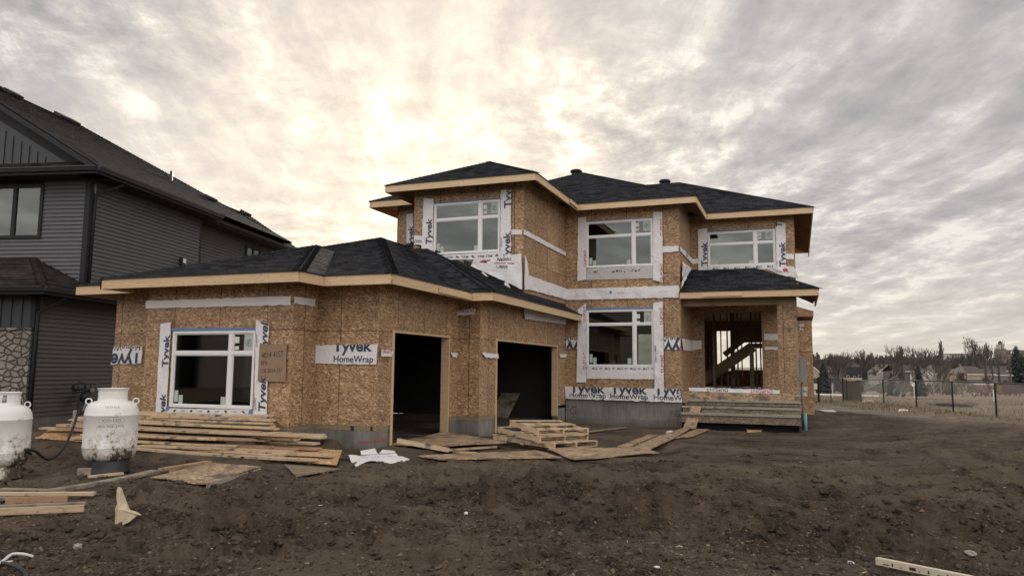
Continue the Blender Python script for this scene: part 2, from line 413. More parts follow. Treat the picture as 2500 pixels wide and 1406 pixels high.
M_FENCE = plain('black_fence_metal', (.010, .010, .012), .95, .2)
M_WHITEP = plain('white_plastic', (.66, .66, .63), .5, .12, 8); M_BRICKR = plain('red_brick_bit', (.36, .12, .06), .8, .2)
M_STONEP = plain('pale_stone', (.33, .29, .24), .85, .2, 9)
def tankm(t):
    p = objc(t); a = t.noise(p, 7.0, 9, .78, .3); b = t.noise(t.mapping(p, sc=(1, 1, .45)), 2.1, 6, .7); c = t.noise(p, 22, 4, .7)
    z = t.n('ShaderNodeSeparateXYZ', {0: p}).outputs[2]
    low = t.maprange(z, .75, .1, 0, .14)
    f = t.math('ADD', t.math('ADD', t.math('MULTIPLY', a, .45), t.math('MULTIPLY', b, .35)), t.math('ADD', t.math('MULTIPLY', c, .2), low))
    col = t.mix(t.maprange(f, .52, .62), (.74, .73, .71), (.46, .42, .36))
    col = t.mix(t.maprange(f, .605, .655), col, (.07, .05, .035))
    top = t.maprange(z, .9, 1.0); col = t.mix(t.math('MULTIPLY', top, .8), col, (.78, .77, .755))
    return {'Base Color': col, 'Roughness': t.maprange(f, .5, .6, .35, .8), 'Normal': bump(t, a, .15, .01)}
M_TANK = mat('dirty_white_paint', tankm)
def stonem(t):
    uv = uvn(t); wv = t.vmath('ADD', uv, t.n('ShaderNodeVectorMath', {0: t.noise(uv, 3, 2, out=1), 'Scale': .12}, operation='SCALE').outputs[0])
    vo = t.n('ShaderNodeTexVoronoi', {'Vector': t.mapping(wv, sc=(1, 1.5, 1)), 'Scale': 4.3}, voronoi_dimensions='2D', feature='DISTANCE_TO_EDGE').outputs['Distance']
    vc = t.n('ShaderNodeTexVoronoi', {'Vector': t.mapping(wv, sc=(1, 1.5, 1)), 'Scale': 4.3}, voronoi_dimensions='2D').outputs['Color']
    s = t.n('ShaderNodeSeparateColor', {0: vc}).outputs[0]
    c = t.mix(s, (.12, .105, .09), (.29, .25, .21)); c = t.mix(t.maprange(t.noise(uv, 14, 4), .4, .7, 0, .5), c, (.34, .31, .28))
    c = t.mix(t.maprange(vo, .05, .02), c, (.018, .014, .012))
    return {'Base Color': c, 'Roughness': .85, 'Normal': bump(t, t.maprange(vo, 0, .15), 1.0, .05)}
M_STONE = mat('field_stone', stonem)
def glassm(name, tint, refl):
    m = bpy.data.materials.new(name); m.use_nodes = True; t = NT(m.node_tree)
    fr = t.n('ShaderNodeFresnel', {0: 1.55}).outputs[0]
    tr = t.n('ShaderNodeBsdfTransparent', {0: tint+(1,)}); gl = t.n('ShaderNodeBsdfGlossy', {0: (.86, .92, .90, 1), 1: .03})
    mx = t.n('ShaderNodeMixShader', {0: t.math('ADD', t.math('MULTIPLY', fr, 1.0), refl, True), 1: tr.outputs[0], 2: gl.outputs[0]})
    t.n('ShaderNodeOutputMaterial', {0: mx.outputs[0]}); return m
M_GLASS = glassm('coated_glass', (.40, .43, .42), .035); M_GLASSN = glassm('blind_glass', (.3, .3, .3), .06)
M_BLIND = plain('pale_blind', (.30, .32, .34), .7, .05)

# ------------------------------------------------------------------ lettering
_tc = {}
def text_mesh(s, bold=.0, shear=0.0):
    key = (s, bold, shear)
    if key not in _tc:
        cu = bpy.data.curves.new('lettering', 'FONT'); cu.body = s; cu.size = 1.0; cu.offset = bold; cu.shear = shear
        cu.align_x = 'CENTER'; cu.resolution_u = 3
        ob = bpy.data.objects.new('lettering', cu); COL.objects.link(ob)
        dg = bpy.context.evaluated_depsgraph_get(); me = bpy.data.meshes.new_from_object(ob.evaluated_get(dg))
        co = np.array([v.co[:2] for v in me.vertices]); fs = [tuple(p.vertices) for p in me.polygons]
        co[:, 0] -= (co[:, 0].min()+co[:, 0].max())/2; co[:, 1] -= .35
        bpy.data.objects.remove(ob); bpy.data.curves.remove(cu); bpy.data.meshes.remove(me)
        _tc[key] = (co, fs)
    return _tc[key]

class Patch:
    """a sheet of wrap, tape or card lying on a wall: corners tl, tr, br, bl on a real wall plane"""
    def __init__(s, corners, out, off=.012, wr=.006, seed=0):
        s.c = [Vector(c) for c in corners]; s.n = Vector(out).normalized(); s.off = off; s.wr = wr; s.seed = seed
        tl, tr, br, bl = s.c
        s.W = ((tr-tl).length+(br-bl).length)/2; s.H = ((tl-bl).length+(tr-br).length)/2
    def at(s, u, v, extra=0.0):
        tl, tr, br, bl = s.c
        p = (bl*(1-u)+br*u)*(1-v)+(tl*(1-u)+tr*u)*v
        x, y = u*s.W, v*s.H
        wv = mnoise.noise(Vector((x*2.6+s.seed*3.1, y*2.6, s.seed)))*.6+mnoise.noise(Vector((x*9+s.seed, y*5, 3.3)))*.4
        return p+s.n*(s.off+s.wr*(wv+1)*1.6+extra)
    def sheet(s, name, m, parent, step=.07, ragged=.012):
        nx = max(2, int(s.W/step)); ny = max(2, int(s.H/step)); nx = min(nx, 90); ny = min(ny, 60)
        mb = MB()
        for j in range(ny+1):
            for i in range(nx+1):
                u, v = i/nx, j/ny
                uu, vv = u, v
                if j in (0, ny): vv += (mnoise.noise(Vector((u*s.W*6, s.seed+j, 9)))*ragged)/max(s.H, .05)
                if i in (0, nx): uu += (mnoise.noise(Vector((v*s.H*6, s.seed+i, 5)))*ragged)/max(s.W, .05)
                mb.v.append(tuple(s.at(uu, vv)))
        for j in range(ny):
            for i in range(nx):
                a = j*(nx+1)+i; mb.f.append((a, a+1, a+nx+2, a+nx+1))
                mb.uv.append([(i/nx*s.W+s.seed, j/ny*s.H), ((i+1)/nx*s.W+s.seed, j/ny*s.H), ((i+1)/nx*s.W+s.seed, (j+1)/ny*s.H), (i/nx*s.W+s.seed, (j+1)/ny*s.H)])
        s.obj = mb.build(name, m, parent, smooth=True); return s.obj
    def text(s, string, u, v, h, rot, m, bold=.012, sx=1.0, name='lettering', shear=0.0):
        co, fs = text_mesh(string, bold, shear); bm = bmesh.new()
        a = R(rot); ca, sa = math.cos(a), math.sin(a); k = h/.72
        vs = [bm.verts.new((u*s.W+(x*sx*ca-y*sa)*k, v*s.H+(x*sx*sa+y*ca)*k, 0)) for x, y in co]
        for f in fs:
            try: bm.faces.new([vs[i] for i in f])
            except ValueError: pass
        for (co_, no) in (((0, 0, 0), (-1, 0, 0)), ((s.W, 0, 0), (1, 0, 0)), ((0, 0, 0), (0, -1, 0)), ((0, s.H, 0), (0, 1, 0))):
            bmesh.ops.bisect_plane(bm, geom=bm.verts[:]+bm.edges[:]+bm.faces[:], plane_co=co_, plane_no=no, clear_outer=True)
        for q in range(1, int(max(s.W, s.H)/.1)):
            if q*.1 < s.W: bmesh.ops.bisect_plane(bm, geom=bm.verts[:]+bm.edges[:]+bm.faces[:], plane_co=(q*.1, 0, 0), plane_no=(1, 0, 0))
            if q*.1 < s.H: bmesh.ops.bisect_plane(bm, geom=bm.verts[:]+bm.edges[:]+bm.faces[:], plane_co=(0, q*.1, 0), plane_no=(0, 1, 0))
        mb = MB(); bm.verts.index_update()
        for vv in bm.verts: mb.v.append(tuple(s.at(vv.co.x/s.W, vv.co.y/s.H, .004)))
        for f in bm.faces: mb.f.append(tuple(x.index for x in f.verts)); mb.uv.append([(0, 0)]*len(f.verts))
        bm.free()
        if not mb.f: return None
        return mb.build(name, m, s.obj)
    def shape(s, pts, m, name='printed_mark'):
        mb = MB(); mb.face([s.at(x/s.W, y/s.H, .004) for x, y in pts], [(0, 0)]*len(pts)); return mb.build(name, m, s.obj)
# ------------------------------------------------------------------ the house under construction
house = empty('unfinished_house', label='two storey house under construction sheathed in bare strand board with black shingle roofs', cat='house')
def rebase(root, loc):
    loc = Vector(loc); root.location = loc
    for ch in root.children: ch.location = ch.location-loc
T = .14
def wallY(name, y, x0, x1, z0, z1, openings=(), m=None, parent=None, th=T):
    """wall facing the street; face at y, openings = (x0, x1, z0, z1)"""
    mb = MB(); xs = x0
    for (a, b, c, d) in sorted(openings):
        if a > xs: mb.box(xs, a, y, y+th, z0, z1)
        xs = b
    if xs < x1: mb.box(xs, x1, y, y+th, z0, z1)
    cols = {}
    for o in openings: cols.setdefault((o[0], o[1]), []).append(o)
    mb2 = MB(); cur = x0
    done = []
    for (a, b), os_ in sorted(cols.items()):
        zc_ = z0
        for (_, _, c, d) in sorted(os_, key=lambda q: q[2]):
            if c > zc_: mb.box(a, b, y, y+th, zc_, c)
            zc_ = d
        if zc_ < z1: mb.box(a, b, y, y+th, zc_, z1)
    return mb.build(name, m or M_OSB, parent or house)
def wallX(name, x, y0, y1, z0, z1, openings=(), m=None, parent=None, th=T):
    """wall whose visible face looks right (towards +x)"""
    mb = MB(); ys = y0
    for (a, b, c, d) in sorted(openings):
        if a > ys: mb.box(x-th, x, ys, a, z0, z1)
        zc_ = z0
        if c > z0: mb.box(x-th, x, a, b, z0, c)
        if d < z1: mb.box(x-th, x, a, b, d, z1)
        ys = b
    if ys < y1: mb.box(x-th, x, ys, y1, z0, z1)
    return mb.build(name, m or M_OSB, parent or house)
FT = .45
# garage walls
wallY('wall', 13.48, -15.20, -13.35, FT, 3.66)
wallY('wall', 12.65, -13.35, -9.50, FT, 3.66, [(-12.57, -10.39, .76, 2.37)])
wallX('wall', -9.50, 12.65+T, 13.48, FT, 3.66)
wallX('wall', -13.35+T, 12.65+T, 13.48, FT, 3.66)
wallY('wall', 13.48, -9.50-T, -8.0, FT, 3.66)
D1 = (14.07, 16.84); D2 = (18.46, 23.91)
wallX('wall', -8.0, 13.48+T, 17.35, FT, 3.66, [(D1[0], D1[1], FT, 2.42)])
wallY('wall', 17.35, -8.0, -7.40, FT, 3.70)
wallX('wall', -7.40, 17.35+T, 24.81, FT, 3.76, [(D2[0], D2[1], FT, 2.41)])
mb = MB(); mb.box(-15.2, -15.2+T, 13.48+T, 24.95, FT, 3.7); mb.box(-15.2+T, -12.6, 24.81, 24.95, FT, 3.7); mb.build('wall', M_OSB, house)
# garage foundation
fd = MB()
for a in ((-15.19, -13.34, 13.49, 13.69), (-13.34, -9.51, 12.66, 12.86), (-9.71, -9.51, 12.86, 13.49), (-13.34, -13.14, 12.86, 13.49), (-9.51, -8.01, 13.49, 13.69),
          (-8.21, -8.01, 13.69, 13.96), (-8.21, -8.01, 16.95, 17.36), (-8.01, -7.41, 17.36, 17.56), (-7.61, -7.41, 17.56, 18.35), (-7.61, -7.41, 24.02, 24.80), (-15.19, -14.99, 13.69, 24.9)):
    MB().box(a[0], a[1], a[2], a[3], -.9, .355).build('foundation', M_CONC, house)
rb = MB()
for a in ((-15.195, -13.345, 13.485, 13.6), (-13.345, -9.505, 12.655, 12.8), (-9.645, -9.505, 12.80, 13.485), (-9.505, -8.005, 13.485, 13.6), (-8.12, -8.005, 13.6, 13.99), (-8.12, -8.005, 16.92, 17.355), (-8.005, -7.405, 17.355, 17.5), (-7.52, -7.405, 17.5, 18.38)):
    MB().box(a[0], a[1], a[2], a[3], .355, FT).build('sill_plate', M_TREAT, house)
# garage floor slab and main floors
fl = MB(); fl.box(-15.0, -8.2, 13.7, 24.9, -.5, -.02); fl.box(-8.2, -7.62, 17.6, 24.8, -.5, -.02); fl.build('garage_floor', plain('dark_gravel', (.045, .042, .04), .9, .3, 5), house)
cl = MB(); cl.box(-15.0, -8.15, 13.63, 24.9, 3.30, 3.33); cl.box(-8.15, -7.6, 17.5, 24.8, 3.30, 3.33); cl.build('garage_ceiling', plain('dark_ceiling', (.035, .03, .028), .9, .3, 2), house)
# main block
MW = (-6.65, -4.37, 1.74, 3.64); UW = (-6.65, -4.37, 5.09, 6.68)
wallY('wall', 24.81, -7.40, -3.50, .62, 7.45, [MW, UW])
wallX('wall', -3.50, 24.81+T, 27.70, .62, 7.45)
RWx0 = at(1728, 600, Y=27.7).x; RWx1 = at(1893, 600, Y=27.7).x; RWz0 = at(1810, 649, Y=27.7).z; RWz1 = at(1810, 564, Y=27.7).z
DO = (-3.13, -1.07, 1.02, 3.72)
wallY('wall', 27.70, -3.50-T, -1.07, .62, 4.15, [DO]); wallY('wall', 27.70, -1.07, .05, .62, 4.15)
wallY('wall', 27.70, -3.50-T, .05, 4.15, 7.45, [(RWx0, RWx1, RWz0, RWz1)])
UL = (-10.33, -8.14, 5.08, 6.66)
wallY('wall', 20.52, -11.03, -7.40, 3.45, 7.45, [UL])
wallX('wall', -7.40, 20.52+T, 24.81, 3.76, 7.45)
wallX('wall', -11.03+T, 20.52+T, 22.25, 3.45, 7.45)
wallY('wall', 22.25, -12.60, -11.03+T, 3.45, 7.45)
mb = MB(); mb.box(-12.6, -12.6+T, 22.25+T, 24.95, 3.45, 7.45); mb.box(-12.6, -12.6+T, 24.95, 36.9, -.5, 7.45); mb.build('wall', M_OSB, house)
BY = 36.9
bo = []
for a, b in ((1750, 1787), ):
    bo.append((at(a, 850, Y=BY).x, at(b, 850, Y=BY).x, at(1770, 905, Y=BY).z, at(1770, 808, Y=BY).z))
bo.append((at(1793, 850, Y=BY).x, at(1862, 850, Y=BY).x, at(1830, 903, Y=BY).z, at(1830, 836, Y=BY).z))
wallY('wall', BY, -12.6, .05, -.5, 7.45, [bo[0], bo[1], (-7.3, -5.6, 1.7, 3.4)])
wallX('wall', .05, 27.70+T, BY, -.4, 7.45)
f2 = MB(); f2.box(-7.39, -3.51, 24.83, 24.95, -.9, .62); f2.box(-3.62, -3.51, 24.95, 27.7, -.9, .62); f2.box(-3.5, .04, 27.71, 27.84, -.9, .62); f2.box(-.1, .04, 27.84, BY, -.9, .9); f2.build('foundation', M_CONC, house)
flo = MB(); flo.box(-7.3, -.1, 24.96, BY, .60, .95); flo.box(-12.4, -7.3, 24.96, BY, .60, .95); flo.build('floor', M_OSBD, house)
flo = MB(); flo.box(-12.4, -3.7, 24.96, BY, 3.98, 4.25); flo.box(-3.7, -.1, 27.86, BY, 3.98, 4.25); flo.box(-10.85, -7.6, 20.7, 24.96, 3.98, 4.2); flo.build('ceiling', M_STUD, house)
# interior partitions of bare studs and the staircase
def studs(pts, z0, z1, parent=house):
    for (x, y) in pts:
        mb = MB(); mb.box(x-.019, x+.019, y-.07, y+.07, z0, z1); mb.build('stud', M_OLD, parent)
studs([(-3.02+.1, 29.3), (-2.85, 31.5), (-2.98, 30.4), (-2.6, 31.5), (-2.35, 31.5)], .95, 3.98)
def px_stud(x, Y, wd=.04, z0=.95, z1=3.98):
    X = at(x, 860, Y=Y).x; mb = MB(); mb.box(X-wd/2, X+wd/2, Y-.07, Y+.07, z0, z1); mb.build('stud', M_OLD, house)
for x, wd in ((1742, .04), (1776, .05), (1789, .16), (1801, .05), (1811, .04), (1835, .06), (1846, .05), (1857, .05)): px_stud(x, 32.0, wd)
px_stud(1835, 30.2, .15, .95, 2.62)
def strg(a, b, Y, dep):
    p = at(a[0], a[1], Y=Y); q = at(b[0], b[1], Y=Y); mb = MB(); mb.beam(p, q, .045, dep, up=(0, 0, 1)); mb.build('stair_stringer', M_BEAM, house)
MB().box(at(1836, 843, Y=31).x, at(1864, 843, Y=31).x, 30.95, 31.2, at(1850, 850, Y=31).z, at(1850, 838, Y=31).z).build('landing_joist', M_BEAM, house)
strg((1718, 928), (1838, 846), 30.9, .40); strg((1768, 866), (1842, 808), 31.6, .22)
mb = MB()
p0 = at(1718, 930, Y=30.9); p1 = at(1838, 848, Y=30.9)
for i in range(11):
    c = p0.lerp(p1, (i+.5)/11); mb.box(c.x-.13, c.x+.13, 30.93, 31.75, c.z-.02, c.z+.02)
mb.build('stair_tread', M_STUD, house)
for X, Y0_, Y1_ in ((-7.6, 25.0, 36.8),):
    for k in range(18):
        y = Y0_+k*.61
        if y < Y1_: MBo = MB().box(X-.07, X+.07, y-.019, y+.019, .95, 3.98); MBo.build('stud', M_STUD, house)
# doorway framing trims: jamb boards of the two garage doors
def door_frame(x, y0, y1, z1, zl, zr):
    f = MB()
    f.box(x-.19, x+.022, y0-.0, y0+.038, zl, z1); f.box(x-.19, x+.022, y1-.038, y1, zr, z1); f.box(x-.19, x+.022, y0+.038, y1-.038, z1-.038, z1)
    f.box(x+.002, x+.024, y0-.05, y0-.001, zl, z1+.03)
    f.build('door_frame', M_FASC, house)
door_frame(-8.0, D1[0]+.002, D1[1]-.002, 2.419, -.14, .02); door_frame(-7.4, D2[0]+.002, D2[1]-.002, 2.409, -.02, .12)
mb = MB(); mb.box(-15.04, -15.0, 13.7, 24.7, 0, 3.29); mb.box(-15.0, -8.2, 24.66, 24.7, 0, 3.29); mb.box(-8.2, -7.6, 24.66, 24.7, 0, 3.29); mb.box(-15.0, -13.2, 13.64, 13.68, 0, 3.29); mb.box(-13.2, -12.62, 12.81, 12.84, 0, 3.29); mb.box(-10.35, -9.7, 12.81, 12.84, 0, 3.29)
mb.build('garage_shade_boxes', plain('painted_shade_black', (.018, .017, .017), .8, .3, 2), house)  # near-black boxes: shade put into the colour so the garage openings read dark
# hints of framing inside the garage
for y in np.arange(14.2, 24.5, .61):
    MB().box(-15.05, -14.92, y-.019, y+.019, 0.0, 3.28).build('stud', M_STUD, house)
dd = MB(); dd.box(-12.1, -11.2, 24.70, 24.76, .1, 2.2); dd.build('inner_door', M_STUD, house)
sh = MB(); xq = at(1232, 980, Y=24.2).x; sh.beam((xq, 23.6, 0), (xq+.1, 24.5, .8), .7, .02, up=(0, 0, 1)); sh.build('leaning_sheet', M_OLD, house)

# porch door casing: opening edges
pf = MB(); pf.box(DO[1]-.045, DO[1]+.005, 27.66, 27.9, 1.02, DO[3]); pf.box(DO[0]-.005, DO[0]+.04, 27.70, 27.9, 1.02, DO[3]); pf.build('door_frame', M_BEAM, house)

# porch: floor, column, beam, steps
pp = MB(); pp.box(-3.49, .04, 25.22, 27.69, .60, .93); pp.build('porch_floor', M_OSBD, house)
co = MB(); co.box(-.54, -.02, 25.26, 25.80, .935, 3.74); co.build('porch_column', M_OSBG if False else M_OSBS, house)
cs = MB(); cs.box(-.018, .05, 25.27, 25.79, .60, 3.74); cs.build('column_side', M_BEAM, house)
be = MB(); be.box(-3.49, .03, 25.27, 25.42, 3.745, 4.02); be.box(-.3, .05, 25.42, 27.69, 3.745, 4.02); be.build('porch_beam', M_BEAM, house)
STEPS = [(-3.41, 25.20, .915), (-3.35, 24.92, .725), (-3.47, 24.64, .525), (-3.49, 24.36, .325)]
for i, (x, y, z) in enumerate(STEPS):
    zb = STEPS[i+1][2]-.038 if i < 3 else .03
    t_ = MB(); t_.beam((x, y+.15, z-.019), (.06, y+.15, z-.019), .30, .042); tr = t_.build('step_tread', M_STEP, house)
    n_ = MB(); n_.beam((x, y-.008, z-.03), (.065, y-.008, z-.03), .03, .066); n_.build('nosing', M_STEP, tr)
    r_ = MB(); r_.box(x+.02, .045, y+.03, y+.045, zb, z-.04); r_.build('step_riser', M_OSBG, house)
sd = MB()
for x in (-3.4, -2.3, -1.2, .01):
    for (xx, y, z) in STEPS: sd.box(x, x+.04, y+.05, 25.6, z-.24, z-.045)
sd.build('step_stringer', M_STEP, house)
us = MB(); us.box(-3.48, .04, 24.9, 25.0, -.5, .55); us.box(.0, .04, 24.4, 25.2, -.4, .0); us.build('step_skirt', M_FELT, house)

# right side bump-out, far back on the side wall
Yb = 31.0
bx = MB(); bx.box(.06, .58, Yb, Yb+2.2, -.3, 3.55); bx.build('wall', M_OSB, house)
tz0 = at(1950, 773, Y=Yb-.35).z; tx1 = at(1986, 770, Y=Yb-.35).x; tzt = at(1950, 748, Y=Yb-.35).z; tz1 = at(1986, 759, Y=Yb-.35).z
g = MB(); a = [(.06, Yb-.35, tz0), (tx1, Yb-.35, tz0), (tx1, Yb-.35, tz1), (.06, Yb-.35, tzt)]
g.face(a); g.face([(p[0], Yb+2.6, p[2]) for p in reversed(a)])
for i in range(4):
    p, q = a[i], a[(i+1) % 4]; g.face([p, (p[0], Yb+2.6, p[2]), (q[0], Yb+2.6, q[2]), q])
g.build('bump_out_roof', M_OSB, house)
# meter box and conduits on the right corner
e_ = MB(); e_.box(.075, .26, 25.35, 25.62, at(1957, 934, Y=25.4).z, at(1957, 874, Y=25.4).z); mo = e_.build('meter_box', M_METERB, house, bevel=.01)
MB().tube([(.13, 25.5, -.3), (.13, 25.5, 2.0)], .03).build('conduit', M_METERB, house, True)
MB().tube([(.20, 25.42, -.35), (.19, 25.42, .36)], .055, 12).build('teal_pipe', M_TEAL, house, True)

# ---- roofs
def hip_mesh(name, polys, caps, m=M_SHN, parent=house, expo=.14, deck=True, dth=.03, dm=None):
    mb = MB()
    for p in polys: lapped(mb, [Vector(q)+Vector((0, 0, .012)) for q in p], expo, .015)
    o = mb.build(name, m, parent)
    cp = MB()
    for a, b in caps:
        a = Vector(a)+Vector((0, 0, .016)); b = Vector(b)+Vector((0, 0, .016)); d = b-a; L = d.length; d.normalize()
        sd_ = d.cross(Vector((0, 0, 1))).normalized(); k = 0
        drop = .034 if abs(d.z) > .1 else .062
        while k*.14 < L:
            p = a+d*(k*.14); q = a+d*min(L, k*.14+.17)
            up0, up1 = Vector((0, 0, .020)), Vector((0, 0, .006))
            for s_ in (-1, 1):
                e0 = p+sd_*s_*.10-Vector((0, 0, drop))+up0; e1 = q+sd_*s_*.10-Vector((0, 0, drop))+up1
                f = [p+up0, e0, e1, q+up1] if s_ < 0 else [p+up0, q+up1, e1, e0]
                cp.face(f, [(k*.31, 0), (k*.31, .14), (k*.31+.17, .14), (k*.31+.17, 0)])
            cp.face([p+sd_*-.14+up0-Vector((0, 0, drop)), p+up0, p, p+sd_*-.14-Vector((0, 0, drop))], [(0, 0)]*4)
            cp.face([p+up0, p+sd_*.14+up0-Vector((0, 0, drop)), p+sd_*.14-Vector((0, 0, drop)), p], [(0, 0)]*4)
            k += 1
    if caps: cp.build('ridge_cap', m, o)
    if deck:
        dk = MB()
        for p in polys:
            p = [Vector(q) for q in p]
            dk.face([q-Vector((0, 0, .004)) for q in reversed(p)])
            dk.face([q-Vector((0, 0, dth)) for q in reversed(p)])
        dk.build('roof_sheathing', dm or M_OSB, o)
    return o
def hipY(x0, x1, y0, ps, pf, ye, ze, end='gable'):
    """roof with its ridge running away from the street"""
    cx = (x0+x1)/2; zr = ze+ps*(x1-x0)/2; yf = y0+(zr-ze)/pf
    if end == 'gable': yb = ye; back = None
    else: yb = ye-(zr-ze)/pf; back = [(x1, ye, ze), (x0, ye, ze), (cx, yb, zr)]
    P = [[(x0, y0, ze), (x1, y0, ze), (cx, yf, zr)], [(x1, y0, ze), (x1, ye, ze), (cx, yb, zr), (cx, yf, zr)], [(x0, ye, ze), (x0, y0, ze), (cx, yf, zr), (cx, yb, zr)]]
    if back: P.append(back)
    caps = [((x0, y0, ze), (cx, yf, zr)), ((x1, y0, ze), (cx, yf, zr)), ((cx, yf, zr), (cx, yb, zr))]
    return P, caps
ZU = 7.20
P, C_ = hipY(-11.68, -6.80, 19.85, .48, .48, 30.5, ZU); r_ul = hip_mesh('roof', P, C_)
P, C_ = hipY(-13.352, -2.86, 24.20, .48, .48, 37.4, ZU-.003, 'hip'); r_mid = hip_mesh('roof', P, C_)
P, C_ = hipY(-13.35, -9.2, 21.62, .48, .48, 28, ZU-.006); r_left = hip_mesh('roof', P, C_)
# right block: ridge parallel to the street
x0, x1, y0, y1 = -13.0, .67, 27.10, 37.5; zr = ZU-.01+.48*(y1-y0)/2; yc = (y0+y1)/2; xr = x1-(y1-y0)/2
P = [[(x0, y0, ZU-.01), (x1, y0, ZU-.01), (xr, yc, zr), (x0+3, yc, zr)], [(x1, y0, ZU-.01), (x1, y1, ZU-.01), (xr, yc, zr)], [(x1, y1, ZU-.01), (x0, y1, ZU-.01), (x0+3, yc, zr), (xr, yc, zr)]]
r_right = hip_mesh('roof', P, [((x1, y0, ZU-.01), (xr, yc, zr)), ((x0+3, yc, zr), (xr, yc, zr)), ((x1, y1, ZU-.01), (xr, yc, zr))])
# garage roofs: shallow front planes, steeper sides
ZG = 3.48
P, C_ = hipY(-14.10, -8.95, 12.04, .49, .305, 17.5, ZG); hip_mesh('roof', P, C_)
P, C_ = hipY(-15.85, -7.39, 12.87, .48, .305, 22.2, ZG-.004); r_g = hip_mesh('roof', P, C_)
P = [[(-6.79, 16.72, ZG-.008), (-6.79, 24.80, ZG-.008), (-11.32, 24.80, 5.65), (-11.32, 21.25, 5.65)], [(-15.85, 16.72, ZG-.008), (-6.79, 16.72, ZG-.008), (-11.32, 21.25, 5.65)]]
hip_mesh('roof', P, [((-6.79, 16.72, ZG-.008), (-9.2, 19.13, ZG+1.157))])
# porch roof
P = [[(-3.495, 24.65, 4.16), (.69, 24.65, 4.16), (-1.33, 27.695, 5.25), (-3.495, 27.695, 5.25)], [(.69, 24.65, 4.16), (.69, 28.9, 4.16), (.056, 28.9, 4.50), (.056, 27.695, 4.50), (-1.33, 27.695, 5.25)]]
hip_mesh('roof', P, [((.69, 24.65, 4.16), (-1.33, 27.695, 5.25))])
v = MB(); v.box(-2.15, -1.87, 26.2, 26.5, 4.72, 4.86); v.build('roof_vent', M_FELT, house, bevel=.01)
def turret_vent(x, y, z):
    mb = MB(); mb.lathe([(.0, z-.02), (.20, z-.02), (.20, z+.05), (.13, z+.08), (.13, z+.10), (.24, z+.11), (.26, z+.16), (.20, z+.22), (.0, z+.24)], 20, x, y); mb.build('roof_vent', M_FELT, house, True)
pv = far(1405, 424, 1); 
def on_roof(x, y, ex, ze, p):   # where the ray meets the left-right roof plane rising from the eave at x=ex
    d = ray(x, y); t = (ze+p*ex-CAMH)/(d.z+p*d.x); return CAM+t*d
turret_vent(-8.5, 30.05, 9.80); turret_vent(at(1622, 446, Y=yc).x, yc+.1, zr-.02)

# ---- fascia boards, drip edges and rafter tails
def fasc(p, q, h=.20, th=.04, mt=None, zt=None):
    mb = MB(); p = Vector(p); q = Vector(q); mb.beam(p-Vector((0, 0, h/2)), q-Vector((0, 0, h/2)), th, h); o = mb.build('fascia_board', mt or M_FASC, house)
    n = MB(); d = (q-p).normalized(); s_ = d.cross(Vector((0, 0, 1))); c = Vector((0, 0, .012)); n.beam(p-d*.02+s_*.012+c, q+d*.02+s_*.012+c, .06, .028); n.build('drip_edge', M_FELT, o)
    return o
def eave(pts, z, h=.20):
    for i in range(len(pts)-1):
        a, b = pts[i], pts[i+1]; fasc((a[0], a[1], z), (b[0], b[1], z), h)
e = .02
eave([(-11.68, 22.2), (-11.68+0, 19.85+e)], ZU-.012); eave([(-11.70, 19.87), (-6.82, 19.87)], ZU-.012); eave([(-6.82, 19.892), (-6.82, 24.22)], ZU-.012)
eave([(-6.798, 24.22), (-2.88, 24.22)], ZU-.012); eave([(-2.88, 24.242), (-2.88, 27.12)], ZU-.012); eave([(-2.858, 27.12), (.65, 27.12)], ZU-.012); eave([(.65, 27.142), (.65, 37.5)], ZU-.012)
eave([(-13.33, 21.64), (-11.68, 21.64)], ZU-.012); eave([(-13.33, 21.662), (-13.33, 30)], ZU-.012)
zg = ZG-.012
eave([(-15.83, 12.89), (-14.08, 12.89)], zg); eave([(-14.08, 12.87), (-14.08, 12.04)], zg); eave([(-14.10, 12.06), (-8.97, 12.06)], zg); eave([(-8.97, 12.082), (-8.97, 12.87)], zg)
eave([(-8.948, 12.89), (-7.41, 12.89)], zg); eave([(-7.41, 12.912), (-7.41, 14.94)], zg); eave([(-7.41, 14.942), (-7.41, 16.74)], zg)
eave([(-7.388, 16.74), (-6.81, 16.74)], zg); eave([(-6.81, 16.762), (-6.81, 24.81)], zg)
eave([(-15.83, 12.912), (-15.83, 22)], zg)
zp = 4.148
eave([(-3.495, 24.67), (.67, 24.67)], zp); eave([(.67, 24.692), (.67, 28.9)], zp)
# splice boards nailed over fascia joints
def splice(p, q):
    mb = MB(); mb.beam(p, q, .035, .12); mb.build('splice_board', M_FASC, house)
splice((-7.362, 14.95, 3.36), (-7.362, 16.7, 3.34)); splice((-2.75, 24.625, 4.05), (-1.55, 24.625, 4.055)); splice((-6.765, 23.2, 7.10), (-6.765, 24.1, 7.08))
def rafters(ax, a0, a1, fix_in, fix_out, z, slope, step=.61, h=.14):
    n = int((a1-a0)/step)
    for k in range(n+1):
        c = a0+k*step
        if ax == 'x': p = (c, fix_in, z+slope*abs(fix_in-fix_out)-.03-h/2); q = (c, fix_out, z-.03-h/2)
        else: p = (fix_in, c, z+slope*abs(fix_in-fix_out)-.03-h/2); q = (fix_out, c, z-.03-h/2)
        MB().beam(p, q, .038, h).build('rafter_tail', M_STUD, house)
rafters('y', 28.0, 36.8, .05, .62, ZU, .48); rafters('x', -10.95, -7.5, 20.52, 19.9, ZU, .48); rafters('x', -6.7, -3.6, 24.81, 24.26, ZU, .48)
rafters('x', -2.5, -.1, 27.70, 27.16, ZU, .48); rafters('y', 20.6, 24.1, -7.40, -6.85, ZU, .48); rafters('y', 25.1, 27.0, -3.5, -2.92, ZU, .48)
